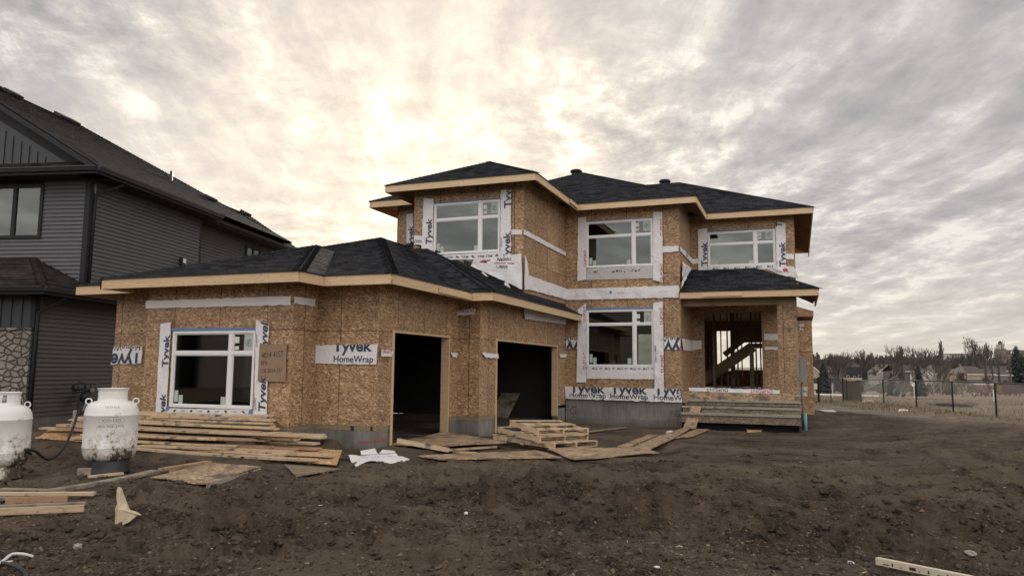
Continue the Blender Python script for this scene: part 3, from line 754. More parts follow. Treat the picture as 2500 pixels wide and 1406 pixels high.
rafters('x', -12.5, -11.8, 22.25, 21.68, ZU, .48); rafters('x', -13.3, -9.6, 12.65, 12.1, ZG, .305); rafters('x', -8.9, -8.1, 13.48, 12.93, ZG, .305)
rafters('y', 13.95, 16.6, -8.0, -7.45, ZG, .48); rafters('y', 17.5, 24.7, -7.4, -6.85, ZG, .48); rafters('y', 25.2, 28.6, .05, .62, 4.16, .50); rafters('x', -15.1, -14.3, 13.48, 12.93, ZG, .305)
# black underlay flashing where the garage roof meets the walls
def flash(pts, nrm):
    mb = MB(); n = Vector(nrm)*.012
    for (p, q, h) in pts:
        p = Vector(p)+n; q = Vector(q)+n; mb.face([p-Vector((0, 0, .05)), q-Vector((0, 0, .05)), q+Vector((0, 0, h)), p+Vector((0, 0, h))])
    mb.build('roof_flashing', M_FELT, house)
zz = lambda x: ZG+.48*(-6.79-x)
flash([((-11.03, 20.52, 5.5), (-9.3, 20.52, zz(-9.3)), .10), ((-9.3, 20.52, zz(-9.3)), (-7.40, 20.52, zz(-7.4)), .22)], (0, -1, 0))
flash([((-7.40, 20.52, zz(-7.4)), (-7.40, 24.8, zz(-7.4)), .09)], (1, 0, 0))
flash([((-3.5, 24.8, 4.18), (-3.5, 27.69, 5.27), .10)], (1, 0, 0))

# ---- windows
def window(y, x0, x1, z0, z1, xm, zt, stick=(), lite=1.0):
    F = .052
    f = MB()
    def bar(a, b, c, d, yo=-.03, yi=.07): f.box(a, b, y+yo, y+yi, c, d)
    bar(x0, x1, z1-F, z1); bar(x0, x1, z0, z0+F); bar(x0, x0+F, z0+F, z1-F); bar(x1-F, x1, z0+F, z1-F)
    bar(xm-.05, xm+.05, z0+F, z1-F, -.024, .06); bar(x0+F, xm-.05, zt-.03, zt+.03, -.018, .05); bar(xm+.05, x1-F, zt-.03, zt+.03, -.018, .05)
    q = .024   # sash lip
    for (a, b) in ((x0+F, xm-.05), (xm+.05, x1-F)):
        for (c, d) in ((z0+F, zt-.03), (zt+.03, z1-F)):
            f.box(a, b, y-.004, y+.04, d-q, d); f.box(a, b, y-.004, y+.04, c, c+q); f.box(a, a+q, y-.004, y+.04, c+q, d-q); f.box(b-q, b, y-.004, y+.04, c+q, d-q)
    w_ = f.build('window', M_VINYL, house, bevel=.004)
    g = MB()
    for (a, b) in ((x0+F+q, xm-.05-q), (xm+.05+q, x1-F-q)):
        for (c, d) in ((z0+F+q, zt-.03-q), (zt+.03+q, z1-F-q)): g.box(a-.004, b+.004, y+.014, y+.020, c-.004, d+.004)
    g.build('pane', M_GLASS, w_)
    s = MB(); s2 = MB(); W_ = x1-x0; H_ = z1-z0
    def st(m_, u0, u1, v0, v1): MB().box(x0+u0*W_, x0+u1*W_, y+.008, y+.012, z0+v0*H_, z0+v1*H_).build('sticker', m_, w_)
    s, s2 = M_PAPER, M_DUSTY
    st(s, .745, .80, .84, .92); st(s, .75, .80, .755, .80); st(s2, .86, .965, .74, .955)
    st(s2, .045, .09, .07, .22); st(s2, .10, .15, .045, .16); st(s2, .615, .67, .05, .15)
    # round green mark printed on the corner sticker
    a0, a1 = x0+.868*W_, x0+.957*W_; cz = z0+.845*H_; r_ = min(a1-a0, .2*H_)*.40; cx = (a0+a1)/2
    mk = MB()
    for k in range(26):
        t0, t1 = 2*math.pi*k/28+.5, 2*math.pi*(k+1)/28+.5
        mk.face([(cx+r_*math.cos(t0), y+.0065, cz+r_*math.sin(t0)), (cx+r_*math.cos(t1), y+.0065, cz+r_*math.sin(t1)), (cx+r_*.82*math.cos(t1), y+.0065, cz+r_*.82*math.sin(t1)), (cx+r_*.82*math.cos(t0), y+.0065, cz+r_*.82*math.sin(t0))])
    for s_ in (-.35, .1): mk.face([(cx+r_*(s_-.35), y+.0065, cz-r_*.6), (cx+r_*(s_-.1), y+.0065, cz-r_*.6), (cx+r_*(s_+.4), y+.0065, cz+r_*.6), (cx+r_*(s_+.1), y+.0065, cz+r_*.6)])
    mk.build('sticker_mark', plain('sticker_green', (.12, .20, .16), .6), w_)
    return w_
w1 = window(12.65, -12.57, -10.39, .76, 2.37, -11.02, at(500, 862, Y=12.65).z)
w2 = window(20.52, *UL, -8.79, 6.155)
w3 = window(24.81, *UW, at(1547, 600, Y=24.81).x, at(1500, 576, Y=24.81).z)
w4 = window(24.81, *MW, at(1549, 800, Y=24.81).x, at(1500, 791.5, Y=24.81).z)
w5 = window(27.70, RWx0, RWx1, RWz0, RWz1, at(1844, 600, Y=27.7).x, at(1790, 595, Y=27.7).z)
# plain rooms behind the upper windows: curtain walls of poly so the panes read dim, not hollow
rm = MB(); rm.box(-10.8, -7.6, 23.4, 23.45, 4.2, 7.0); rm.box(-7.3, -3.7, 28.2, 28.25, 4.25, 7.0); rm.box(-3.3, -.1, 31.0, 31.05, 4.25, 7.0); rm.build('inner_wall', plain('poly_sheet', (.50, .51, .48), .5), house)
rm = MB(); rm.box(-14.8, -8.6, 16.6, 16.65, 0, 0.01); rm.build('floor_strip', M_CONC, house)

# ---- house wrap, tape, lettering
def PY(y, c, **k): return Patch([at(px_, py_, Y=y) for px_, py_ in c], (0, -1, 0), **k)
def PX(x, c, **k): return Patch([at(px_, py_, X=x) for px_, py_ in c], (1, 0, 0), **k)
def homewrap(p, m=M_WRAP): p.sheet('wrap_strip', m, house)
sd_n = [0]
def mk(kind, plane, c, m=M_WRAP, nm='wrap_strip', off=.012, wr=.014, ragged=.022):
    sd_n[0] += 1
    p = (PY if kind == 'Y' else PX)(plane, c, off=off, wr=wr, seed=sd_n[0]); p.sheet(nm, m, house, ragged=ragged); return p
# garage, far left recess (upside down print)
p = mk('Y', 13.48, [(280, 846), (350, 845), (349, 887), (273, 889)]); p.text('HomeWrap', .32, .95, .17, 180, M_INK, .01); p.text('Tyvek', .34, .18, .34, 180, M_INK, .03)
p = mk('Y', 12.65, [(358.5, 735), (713, 722.5), (712, 745), (357, 753)], wr=.01)
p = mk('X', -9.50, [(713.7, 724), (765.5, 730.5), (765.5, 748), (713.7, 741)], wr=.02)
p = mk('Y', 12.65, [(409, 996), (620, 1000), (656, 1042), (377, 1036)], off=.016, wr=.012, ragged=.03)
W_, H_ = p.W, p.H
for i in range(9):
    if i % 2: p.text('STM', .12+i*.095, .86, .045, 0, M_BLACK, .0)
    else:
        x = (.12+i*.095)*W_; y = .86*H_; p.shape([(x-.03, y-.03), (x+.03, y-.03), (x+.03, y+.02), (x, y+.045), (x-.03, y+.02)], M_BLACK)
for i in (.33, .80):
    for k in range(3):
        r0, r1 = (.085, .066) if k == 0 else ((.05, .036) if k == 1 else (.016, 0.001))
        for q in range(16):
            a0, a1 = 2*math.pi*q/16, 2*math.pi*(q+1)/16
            p.shape([(i*W_+r*math.cos(a), .30*H_+r*math.sin(a)) for r, a in ((r1, a0), (r0, a0), (r0, a1), (r1, a1))], M_BLACK) if False else None
    mb = MB()
    for (r0, r1) in ((.085, .064), (.048, .032), (.016, .001)):
        for q in range(20):
            a0, a1 = 2*math.pi*q/20, 2*math.pi*(q+1)/20
            mb.face([p.at((i*W_+r*math.cos(a))/W_, (.34*H_+r*math.sin(a))/H_, .004) for r, a in ((r1, a0), (r0, a0), (r0, a1), (r1, a1))])
    for q in range(4):
        zz_ = .34*H_-.05+q*.035; mb.face([p.at((i*W_+a)/W_, (zz_+b)/H_, .004) for a, b in ((.10, 0), (.28-.03*q, 0), (.28-.03*q, .014), (.10, .014))])
    mb.build('printed_mark', M_BLACK, p.obj)
p = mk('Y', 12.65, [(396, 791), (421, 787), (410, 1021), (383, 1013)], off=.03, wr=.010, ragged=.02)
p.text('Tyvek', .66, .70, .17, 90, M_INK, .03, 1.15); p.text('Tyvek', .60, .08, .17, 90, M_INK, .03, 1.15)
p = mk('Y', 12.65, [(628, 781), (660, 793), (654, 1037), (623, 1030)], off=.03, wr=.010, ragged=.02)
p.text('Tyvek', .62, .30, .18, 90, M_INK, .03, 1.15); p.text('Tyvek', .66, .88, .18, 90, M_INK, .03, 1.15); p.text('DUPONT', .10, .80, .045, 90, M_INK, .01); p.text('DUPONT', .10, .18, .045, 90, M_INK, .01)
mk('Y', 12.65, [(421, 801.5), (627, 800), (627, 806.5), (421, 808)], M_BLUE, 'blue_tape', .036, .001, .002)
mk('Y', 12.65, [(408, 994), (417, 993), (415, 1000), (409, 1001)], M_BLUE, 'blue_tape', .045, .001, .004)
mk('Y', 12.65, [(612, 1000), (621, 996), (620, 1008), (610, 1010)], M_BLUE, 'blue_tape', .045, .001, .004)
p = mk('Y', 12.65, [(638, 840), (704, 840), (701, 932), (633, 930)], M_CARD, 'cardboard_sign', .05, .002, .003)
p.text('4014 41ST', .50, .72, .13, 4, M_BLACK, -.005, .70); p.text('BP#', .22, .50, .09, 2, M_BLACK, -.01, .8); p.text('DB 2024-557', .50, .30, .085, 3, M_BLACK, -.01, .80)
p = mk('Y', 13.48, [(759.5, 843), (923.6, 840.5), (921, 890), (758, 887)])
p.text('Tyvek', .64, .96, .24, 0, M_INK, .03, 1.1); p.text('HomeWrap', .66, .27, .135, 0, M_INK, .015, 1.05); p.text('.', .95, .35, .1, 0, M_INK)
p = mk('X', -8.0, [(926, 852), (955, 857), (950, 870), (924, 870)], off=.03, wr=.015); p.text('DUPONT', .5, .72, .08, 180, M_RED, .01, .8)
mk('X', -8.0, [(1097, 861), (1114, 862), (1112, 872), (1102, 872)], off=.03, wr=.01)
mk('X', -7.4, [(1172, 860), (1212, 864), (1212, 874), (1180, 873)], off=.03, wr=.02)
mk('X', -7.4, [(1362, 865), (1382, 864), (1378, 872.5), (1364, 872)], off=.02, wr=.02)
p = mk('Y', 17.35, [(1115, 759), (1165, 753), (1160, 768), (1116, 771)], off=.03, wr=.02); p.text('DUPONT', .5, .75, .08, 180, M_RED, .01)
mk('X', -7.4, [(1275, 752), (1380, 779), (1376, 792), (1277, 779)], off=.02, wr=.03)
# main wall, ground floor
p = mk('Y', 24.81, [(1381, 825), (1420, 824), (1417, 852), (1381, 851)]); p.text('Tyvek', .3, .1, .42, 180, M_INK, .03); p.text('HomeWrap', .3, .9, .22, 180, M_INK, .01)
p = mk('Y', 24.81, [(1434, 894), (1598, 894.5), (1598, 925.5), (1432, 924)], wr=.012)
for i in range(5): p.text('STM', .12+i*.19, .82, .075, 180, M_BLACK, .01); x = (.21+i*.19)*p.W; y = .82*p.H; p.shape([(x-.07, y+.03), (x, y-.05), (x+.07, y+.03), (x+.04, y+.03), (x, y-.01), (x-.04, y+.03)][:3], M_GREYI)
p = mk('Y', 24.81, [(1413, 756), (1432.5, 740), (1433, 933), (1409, 934)], off=.04, wr=.03, ragged=.02)
p.text('DUPONT', .80, .88, .10, 90, M_RED, .015); p.text('DUPONT', .80, .28, .10, 90, M_RED, .015)
p = mk('Y', 24.81, [(1595.5, 740), (1619, 736.5), (1622.4, 952), (1599.5, 954)], off=.04, wr=.025, ragged=.02)
p.text('DUPONT', .84, .84, .10, 90, M_RED, .015); p.text('DUPONT', .84, .30, .10, 90, M_RED, .015); p.text('Nelson LUMBER', .15, .42, .06, 90, M_INK)
mk('Y', 24.81, [(1434, 751.5), (1594, 749.5), (1594, 754), (1434, 756.5)], M_BLUE, 'blue_tape', .04, .001, .003)
p = mk('Y', 24.81, [(1620, 824), (1661.5, 824), (1661, 853.8), (1620, 853)]); p.text('Tyvek', .30, .15, .40, 180, M_INK, .03); p.text('HomeWrap', .40, .88, .20, 180, M_INK, .01)
mk('X', -3.50, [(1662, 825.5), (1686, 831.4), (1686, 856.8), (1663.6, 853.8)], wr=.02)
mk('Y', 27.70, [(1687, 831), (1713, 831.4), (1713, 852), (1687.5, 856)], wr=.02)
mk('Y', 27.70, [(1866, 815), (1899.6, 815), (1899.6, 830.5), (1866, 830.5)]); mk('Y', 27.70, [(1866, 846), (1900, 847), (1900, 853.8), (1866, 853.8)])
p = mk('Y', 24.81, [(1381, 943), (1664, 949.4), (1666, 982), (1382, 972.4)], off=.03, wr=.03, ragged=.03)
for u in (.20, .56, .93): p.text('Tyvek', u, .90, .30, 0, M_INK, .03, 1.15); p.text('HomeWrap', u, .34, .17, 0, M_INK, .015, 1.1)
p = mk('Y', 25.20, [(1681, 945), (1904, 951.5), (1904, 962), (1683, 954)], off=.03, wr=.03, ragged=.03)
p.text('DUPONT', .80, .5, .09, 180, M_RED, .01, 1.3); p.text('DUPONT', .32, .5, .09, 180, M_INK, .01, 1.3)
# floor band between the storeys
p = mk('Y', 24.81, [(1381, 706.5), (1658, 697), (1658.5, 726.5), (1381, 733)], wr=.03, ragged=.03)
for u in (.15, .52, .88): p.text('www.homewrap construction guide', u, .55, .045, 0, M_GREYI) if False else p.shape([((u-.05)*p.W, .5*p.H), ((u+.07)*p.W, .5*p.H), ((u+.07)*p.W, .53*p.H), ((u-.05)*p.W, .53*p.H)], M_GREYI)
p.shape([(.40*p.W, .52*p.H), (.42*p.W, .40*p.H), (.425*p.W, .70*p.H), (.405*p.W, .74*p.H)], M_BLUE)
mk('X', -7.40, [(1279, 669.4), (1380, 705), (1380, 731.5), (1284, 706)], wr=.03, ragged=.02)
mk('X', -7.40, [(1275.8, 560), (1380, 616), (1380, 626), (1275.8, 572)], m=M_WRAP)
mk('Y', 20.52, [(1248.6, 561), (1275, 561), (1275, 573.5), (1248.6, 573.5)])
mk('Y', 24.81, [(1619, 602), (1657.5, 601), (1657.5, 614), (1619, 617)])
p = mk('X', -3.50, [(1658, 601), (1688.6, 632), (1688.6, 645), (1658, 612.6)]); p.text('Tyvek', .55, .5, .20, 180, M_GREYI)
mk('Y', 27.70, [(1689, 632), (1706, 631.6), (1706, 643.7), (1689, 644.7)]); mk('Y', 27.70, [(1919, 620), (1938.5, 620), (1938.5, 633), (1919, 633)])
p = mk('X', -3.50, [(1661, 640), (1684, 655), (1663, 690), (1658, 704)], off=.03, wr=.03, ragged=.03); p.text('Nelson', .45, .78, .14, 75, M_INK, .01); p.text('LUMBER', .3, .5, .12, 75, M_RED, .01)
p = mk('Y', 27.70, [(1872, 657), (1938, 650), (1949, 680), (1905, 672)], off=.05, wr=.06, ragged=.05); p.shape([(.45*p.W, .55*p.H), (.75*p.W, .50*p.H), (.78*p.W, .85*p.H), (.55*p.W, .9*p.H)], M_RED)
# upper middle window
p = mk('Y', 24.81, [(1434, 655.5), (1595, 648), (1595, 679.7), (1432, 684)], M_TAPEG, wr=.012)
s_ = mk('Y', 24.81, [(1434, 658), (1595, 650.5), (1595, 665), (1434, 672)], off=.022, wr=.003)
for i in range(5): s_.text('STM', .15+i*.17, .5, .085, 180, M_BLACK, .02); x = (.235+i*.17)*s_.W; y = .5*s_.H; s_.shape([(x-.06, y+.0), (x, y-.07), (x+.06, y+.0)], M_BLACK)
p = mk('Y', 24.81, [(1412, 532.5), (1432.5, 530), (1432.5, 683), (1410.5, 687)], off=.035, wr=.012); p.text('DUPONT', .86, .34, .10, 90, M_RED, .015)
p = mk('Y', 24.81, [(1595, 518), (1618, 518), (1619, 689.5), (1595, 684.6)], off=.035, wr=.012); p.text('DUPONT', .88, .78, .10, 90, M_RED, .015); p.text('DUPONT', .88, .14, .10, 90, M_RED, .015)
mk('Y', 24.81, [(1437, 540.5), (1594, 531), (1594, 534), (1437, 544.5)], M_BLUE, 'blue_tape', .02, .001, .003)
# upper right window
p = mk('Y', 27.70, [(1727.8, 652.5), (1894, 644.5), (1894, 656), (1727.8, 661.7)], wr=.008)
for i in range(6): p.text('STM', .12+i*.16, .5, .08, 180, M_BLACK, .01)
p = mk('Y', 27.70, [(1704, 560), (1727, 558), (1727, 661.7), (1705.6, 665)], off=.035, wr=.012); p.text('Tyvek', .66, .40, .21, 90, M_INK, .03, 1.2)
p = mk('Y', 27.70, [(1893, 541.6), (1917.5, 546), (1920, 659), (1896, 660)], off=.035, wr=.012); p.text('Tyvek', .62, .33, .21, 90, M_INK, .03, 1.2); p.text('T', .35, .95, .22, 90, M_INK, .03)
mk('Y', 27.70, [(1731, 564), (1892, 556), (1892, 558.5), (1731, 567)], M_BLUE, 'blue_tape', .02, .001, .003)
# upper left window
p = mk('Y', 22.25, [(994, 523), (1010.5, 521.6), (1010.5, 600), (994, 593)], off=.02); p.text('Tyvek', .6, .22, .20, 90, M_INK, .03, 1.15)
p = mk('Y', 20.52, [(1012, 576), (1035, 576), (1035, 598), (1012, 598)], off=.016); p.text('(sou', .5, .45, .12, 0, M_INK, .01, 1.0, shear=.3)
p = mk('Y', 20.52, [(1058, 625), (1224, 615), (1224, 634), (1072, 634.5)], off=.02, wr=.008, ragged=.02)
for i in range(8):
    if i in (1, 3, 5, 6): p.text('STM', .10+i*.12, .48, .085, 0, M_BLACK, .02, shear=.2)
    else:
        x = (.10+i*.12)*p.W; y = .45*p.H; p.shape([(x-.07, y+.0), (x+.07, y), (x, y+.07)], M_BLACK); p.shape([(x-.035, y-.05), (x+.035, y-.05), (x+.035, y-.005), (x-.035, y-.005)], M_GREYI)
p = mk('Y', 20.52, [(1036, 485), (1060, 486.5), (1059, 626), (1031, 621.6)], off=.035, wr=.012); p.text('Tyvek', .60, .42, .20, 90, M_INK, .03, 1.15)
mk('Y', 20.52, [(1061, 496), (1221, 482.5), (1221, 485), (1061, 499)], M_BLUE, 'blue_tape', .02, .001, .003)
# lumber yard wrap draped over the corner where the garage roof starts
tp = Patch([at(1160, 634, Y=20.50), at(1275, 620, Y=20.50), at(1277.5, 707, Y=20.50), at(1151, 650, Y=20.50)], (0, -1, 0), off=.03, wr=.03, seed=77)
tp.sheet('wrap_tarp', M_WRAP, house, ragged=.02)
tp.text('Nelson', .64, .87, .105, 3, M_BLACK, .02, 1.15, shear=.25); tp.text('LUMBER', .60, .545, .080, 3, M_BLACK, .01, 1.0, shear=.25)
x, y = .20*tp.W, .70*tp.H; tp.shape([(x-.12, y-.06), (x-.0, y-.05), (x+.10, y+.10), (x-.02, y+.09)], M_RED); tp.shape([(x+.02, y-.05), (x+.18, y-.03), (x+.10, y+.09)], M_BLACK); tp.shape([(x+.14, y+.04), (x+.24, y+.05), (x+.27, y+.11), (x+.14, y+.10)], M_RED)
tp.shape([(.44*tp.W, .655*tp.H), (.84*tp.W, .69*tp.H), (.85*tp.W, .73*tp.H), (.45*tp.W, .69*tp.H)], M_RED)
tq = Patch([at(1276, 620, X=-7.38), at(1284, 640, X=-7.38), at(1286, 707, X=-7.38), at(1276, 708, X=-7.38)], (1, 0, 0), off=.03, wr=.02, seed=78); tq.sheet('wrap_tarp', M_WRAP, house)
p = mk('Y', 20.52, [(1224.7, 465), (1249.6, 462), (1248.6, 634), (1223, 635)], off=.05, wr=.012); p.text('Tyvek', .62, .18, .21, 90, M_INK, .03, 1.2); p.text('Tyvek', .66, .94, .21, 90, M_INK, .03, 1.2); p.text('DUPONT', .10, .25, .05, 90, M_INK)
for c in ([(1177, 666), (1181, 664), (1194, 676), (1188, 675)], [(1235, 688), (1240, 687), (1248, 704), (1232, 695)]):
    q = Patch([at(a, b, Y=20.42) for a, b in c], (0, -1, 0), off=.02, wr=.02, seed=80); q.sheet('wrap_strip', M_WRAP, house)
# far right chimney bump patch, corner scraps
p = mk('Y', Yb, [(1950, 791), (1963, 791), (1963, 805), (1950, 805)]); p.text('ew', .5, .5, .17, 0, M_INK, .01)
p = mk('Y', Yb, [(1961, 944), (1971, 944), (1971, 968), (1960, 966)], off=.02, wr=.03); p.text('UPO', .5, .5, .10, 0, M_INK)
# spray painted letters on the concrete
for (kind, pl, c, txt, mm) in (('Y', 24.83, [(1383, 990), (1404, 990), (1404, 1012), (1383, 1012)], 'FG', M_BLACK), ('Y', 24.83, [(1640, 1000), (1657, 1000), (1657, 1018), (1640, 1018)], 'FG', M_BLACK), ('X', -8.01, [(921, 1056), (936, 1054), (936, 1074), (921, 1076)], 'FG', M_RED)):
    q = (PY if kind == 'Y' else PX)(pl, c, off=.004, wr=0.0)
    co_, fs_ = text_mesh(txt, -.02); k = q.H/.8; mb = MB()
    for xx, yy in co_: mb.v.append(tuple(q.at(.5+xx*k/q.W, .5+yy*k/q.H)))
    for f_ in fs_: mb.f.append(f_); mb.uv.append([(0, 0)]*len(f_))
    mb.build('painted_letters', mm, house)
q = PX(-8.01, [(914, 1077), (941, 1072), (941, 1075), (914, 1080)], off=.004, wr=0.0); q.sheet('painted_line', M_RED, house)
q = PY(13.49, [(876, 1078), (914, 1077), (914, 1080), (876, 1081)], off=.004, wr=0.0); q.sheet('painted_line', M_RED, house)
mb = MB(); mb.box(-8.6, -8.52, 13.475, 13.49, .36, .445); mb.box(-8.13, -8.08, 13.475, 13.49, .36, .445); mb.build('anchor_gap', M_BLACK, house)
rebase(house, (-7.4, 24.8, 0))
# ------------------------------------------------------------------ neighbouring finished house (own frame, turned 13 degrees)
NB = Vector((-18.18, 13.68, 0.0)); NA = R(13)
nb = empty('dark_house', NB, NA, 'finished dark grey two storey house with lap siding and brown black shingle roof', 'house')
_U2 = Vector((math.cos(NA), math.sin(NA), 0)); _V2 = Vector((-math.sin(NA), math.cos(NA), 0))
def nat(x, y, u=None, v=None, z=None):
    d = ray(x, y); c = CAM-NB; cu, cv, cz = c.dot(_U2), c.dot(_V2), CAMH; du, dv, dz = d.dot(_U2), d.dot(_V2), d.z
    t = (u-cu)/du if u is not None else ((v-cv)/dv if v is not None else (z-cz)/dz)
    return Vector((cu+du*t, cv+dv*t, cz+dz*t))
EXPO = .115
def siding(name, polys, m=None, expo=EXPO):
    mb = MB()
    for p in polys: lapped(mb, p, expo, .032, vdir=(0, 0, 1), v0=None)
    return mb.build(name, m or M_SIDE, nb)
ZE1 = 3.40; ZE2 = 6.90
# solid cores behind the cladding
c = MB(); c.box(-9, -.02, .02, 9, -.8, ZE1+.05); c.box(-9, -.02, 1.69, 7.5, ZE1+.05, ZE2+.1); c.box(-9, -.52, 7.5, 15.5, -.8, ZE2+.1); c.build('core_wall', M_SOFF, nb)
fn = MB(); fn.box(-9, .0, .01, 9.0, -.8, .325); fn.build('foundation', M_CONC, nb)
siding('side_siding', [[(0, .0, .32), (0, 9, .32), (0, 9, ZE1), (0, 0, ZE1)], [(0, 1.72, 3.6), (0, 7.5, 3.6), (0, 7.5, ZE2+.03), (0, 1.72, ZE2+.03)], [(-.5, 7.52, 3.6), (-.5, 15.5, 3.6), (-.5, 15.5, ZE2+.03), (-.5, 7.52, ZE2+.03)]])
wz1 = nat(60, 455, v=1.67).z; wz0 = nat(60, 580, v=1.67).z; wu1 = nat(103, 520, v=1.67).x; wu0 = wu1-1.55
siding('front_siding', [[(-9, 1.67, 3.6), (-.12, 1.67, 3.6), (-.12, 1.67, wz0), (-9, 1.67, wz0)], [(wu1, 1.67, wz0), (-.12, 1.67, wz0), (-.12, 1.67, ZE2), (wu1, 1.67, ZE2)], [(-9, 1.67, wz0), (wu0, 1.67, wz0), (wu0, 1.67, ZE2), (-9, 1.67, ZE2)]])
# stone veneer with board and batten above
zs = nat(40, 805, v=-.04).z
sv = MB(); sv.box(-9, -.06, -.05, .015, -.5, zs); sv.box(-9, -.04, -.08, .015, zs, zs+.05); o = sv.build('stone_veneer', M_STONE, nb); 
lb = MB(); lb.box(-9, -.06, -.02, .01, zs+.05, ZE1); o = lb.build('batten_board', M_SIDE2, nb)
bt = MB()
for k in range(22): bt.box(-.10-k*.30, -.06-k*.30, -.045, -.02, zs+.05, ZE1)
bt.build('batten', M_SIDE2, o)
for q in ((-.10, .03, -.06, .0, zs+.05, ZE1), (.001, .03, .0, .10, .32, ZE1), (-.12, .03, 1.635, 1.67, 3.7, ZE2), (.0, .03, 1.67, 1.78, 3.7, ZE2), (.0, .03, 7.40, 7.51, 3.7, ZE2)): MB().box(*q).build('corner_trim', M_TRIM, nb)
ct = MB(); ct.box(.016, .045, 1.80, 1.85, 3.75, ZE2-.15); ct.build('corner_bead', M_STEEL, nb)
# eaves, gutters, roofs
def nroof(name, polys, caps): return hip_mesh(name, polys, caps, M_SHO, nb, dm=M_SOFF)
E1 = .62; zr1 = ZE1+.17
nroof('porch_roof', [[(-9, -.55, zr1), (E1, -.55, zr1), (-1.60, 1.668, zr1+1.07), (-9, 1.668, zr1+1.07)], [(E1, -.55, zr1), (E1, 9, zr1), (.012, 9, zr1+.29), (.012, 1.668, zr1+.29), (-1.60, 1.668, zr1+1.07)]], [((E1, -.55, zr1), (-1.60, 1.668, zr1+1.07))])
def gutter(pts, z, w=.11, h=.12):
    for i in range(len(pts)-1):
        a = Vector((*pts[i], z)); b = Vector((*pts[i+1], z)); d = (b-a).normalized(); o_ = d.cross(Vector((0, 0, 1)))
        g = MB()
        prof = [(0, 0), (0, -h), (w*.62, -h), (w*.78, -h*.6), (w, -h*.18), (w, 0), (w*.9, 0), (w*.9, -.01)]
        for k in range(len(prof)-1):
            p, q = prof[k], prof[k+1]
            g.face([a+o_*p[0]+Vector((0, 0, p[1])), b+o_*p[0]+Vector((0, 0, p[1])), b+o_*q[0]+Vector((0, 0, q[1])), a+o_*q[0]+Vector((0, 0, q[1]))])
        for e_ in (a, b): g.face([e_+o_*p[0]+Vector((0, 0, p[1])) for p in prof[:6]])
        g.build('gutter', M_GUT, nb)
        f = MB(); f.beam(a-Vector((0, 0, .10))-o_*.012, b-Vector((0, 0, .10))-o_*.012, .02, .20); f.build('fascia', M_TRIM, nb)
        s = MB(); iw = -o_*.60; zz_ = Vector((0, 0, -.195)); s.face([a+zz_, b+zz_, b+iw+zz_, a+iw+zz_]); s.build('soffit', M_SOFF, nb)
gutter([(-9, -.55), (E1, -.55), (E1, 9)], zr1)
ZR2 = ZE2+.17; PN = .6
# front gable: rake at v=1.07, ridge at u=-5.35
UR, E2 = -5.25, .62
zrd = ZR2+PN*(E2-UR); v1 = 7.9
vh = v1+(E2-UR)
nroof('main_roof', [[(E2, 1.07, ZR2), (E2, vh, ZR2), (UR, v1, zrd), (UR, 1.07, zrd)], [(UR, 1.07, zrd), (UR, v1, zrd), (-11.1, v1, ZR2), (-11.1, 1.07, ZR2)], [(E2, vh, ZR2), (-11.1, vh, ZR2), (UR, v1, zrd)]], [((UR, 1.07, zrd), (UR, v1, zrd)), ((UR, v1, zrd), (E2, vh, ZR2))])
E3 = .08; w3 = 2.22*2; zr3 = ZR2+PN*(E2+1.60); y3 = 14.1
nroof('rear_roof', [[(E3, 4, ZR2+.0), (E3, y3+1.68, ZR2), (-1.60, y3, ZR2+PN*1.68+.30), (-1.60, 4, ZR2+PN*1.68+.30)], [(-1.60, 4, ZR2+PN*1.68+.30), (-1.60, y3, ZR2+PN*1.68+.30), (-6, y3, ZR2-.6), (-6, 4, ZR2-.6)], [(E3, y3+1.68, ZR2), (-6, y3+1.68, ZR2-.6), (-1.60, y3, ZR2+PN*1.68+.30)]], [((-1.6, 6, ZR2+PN*1.68+.30), (-1.60, y3, ZR2+PN*1.68+.30)), ((-1.60, y3, ZR2+PN*1.68+.30), (E3, y3+1.68, ZR2))])
# pent roof strip and rake boards on the front gable
nroof('pent_roof', [[(-11, 1.05, ZR2-.0), (E2+.0, 1.05, ZR2), (-.02, 1.66, ZR2+.30), (-11, 1.66, ZR2+.30)]], [])
gutter([(-11, 1.05), (E2+.01, 1.05), (E2+.01, 7.75)], ZR2-.01); gutter([(E3+.01, 7.3), (E3+.01, y3+1.6)], ZR2-.01)
gw = MB(); gw.face([(-11, 1.60, ZR2+.25), (.3, 1.60, ZR2+.25), (UR, 1.60, zrd-.15)]); o = gw.build('gable_wall', M_SIDE2, nb)
b = MB()
for k in range(34):
    u = -.35-k*.2667; top = min(ZR2+PN*(E2-u)-.75, ZR2+PN*(u+11.1)-.75)
    if top > ZR2+.35: b.box(u-.02, u+.02, 1.575, 1.60, ZR2+.25, top)
b.build('batten', M_SIDE2, o)
rk = MB(); 
for (a, b_, hh, vv) in (((E2, 1.09, ZR2-.02), (UR, 1.09, zrd-.02), .16, 1.09),):
    rk.face([(E2-.35, 1.585, ZR2+.20), (UR, 1.585, zrd-.09), (UR, 1.585, zrd-.60), (E2-1.3, 1.585, ZR2+.25)])
    rk.face([(E2, 1.07, ZR2-.01), (UR, 1.07, zrd-.01), (UR, 1.07, zrd-.17), (E2, 1.07, ZR2-.17)]); rk.face([(E2, 1.07, ZR2-.17), (UR, 1.07, zrd-.17), (UR, 1.66, zrd-.17), (E2, 1.66, ZR2-.17)])
rk.build('rake_board', M_TRIM, nb)
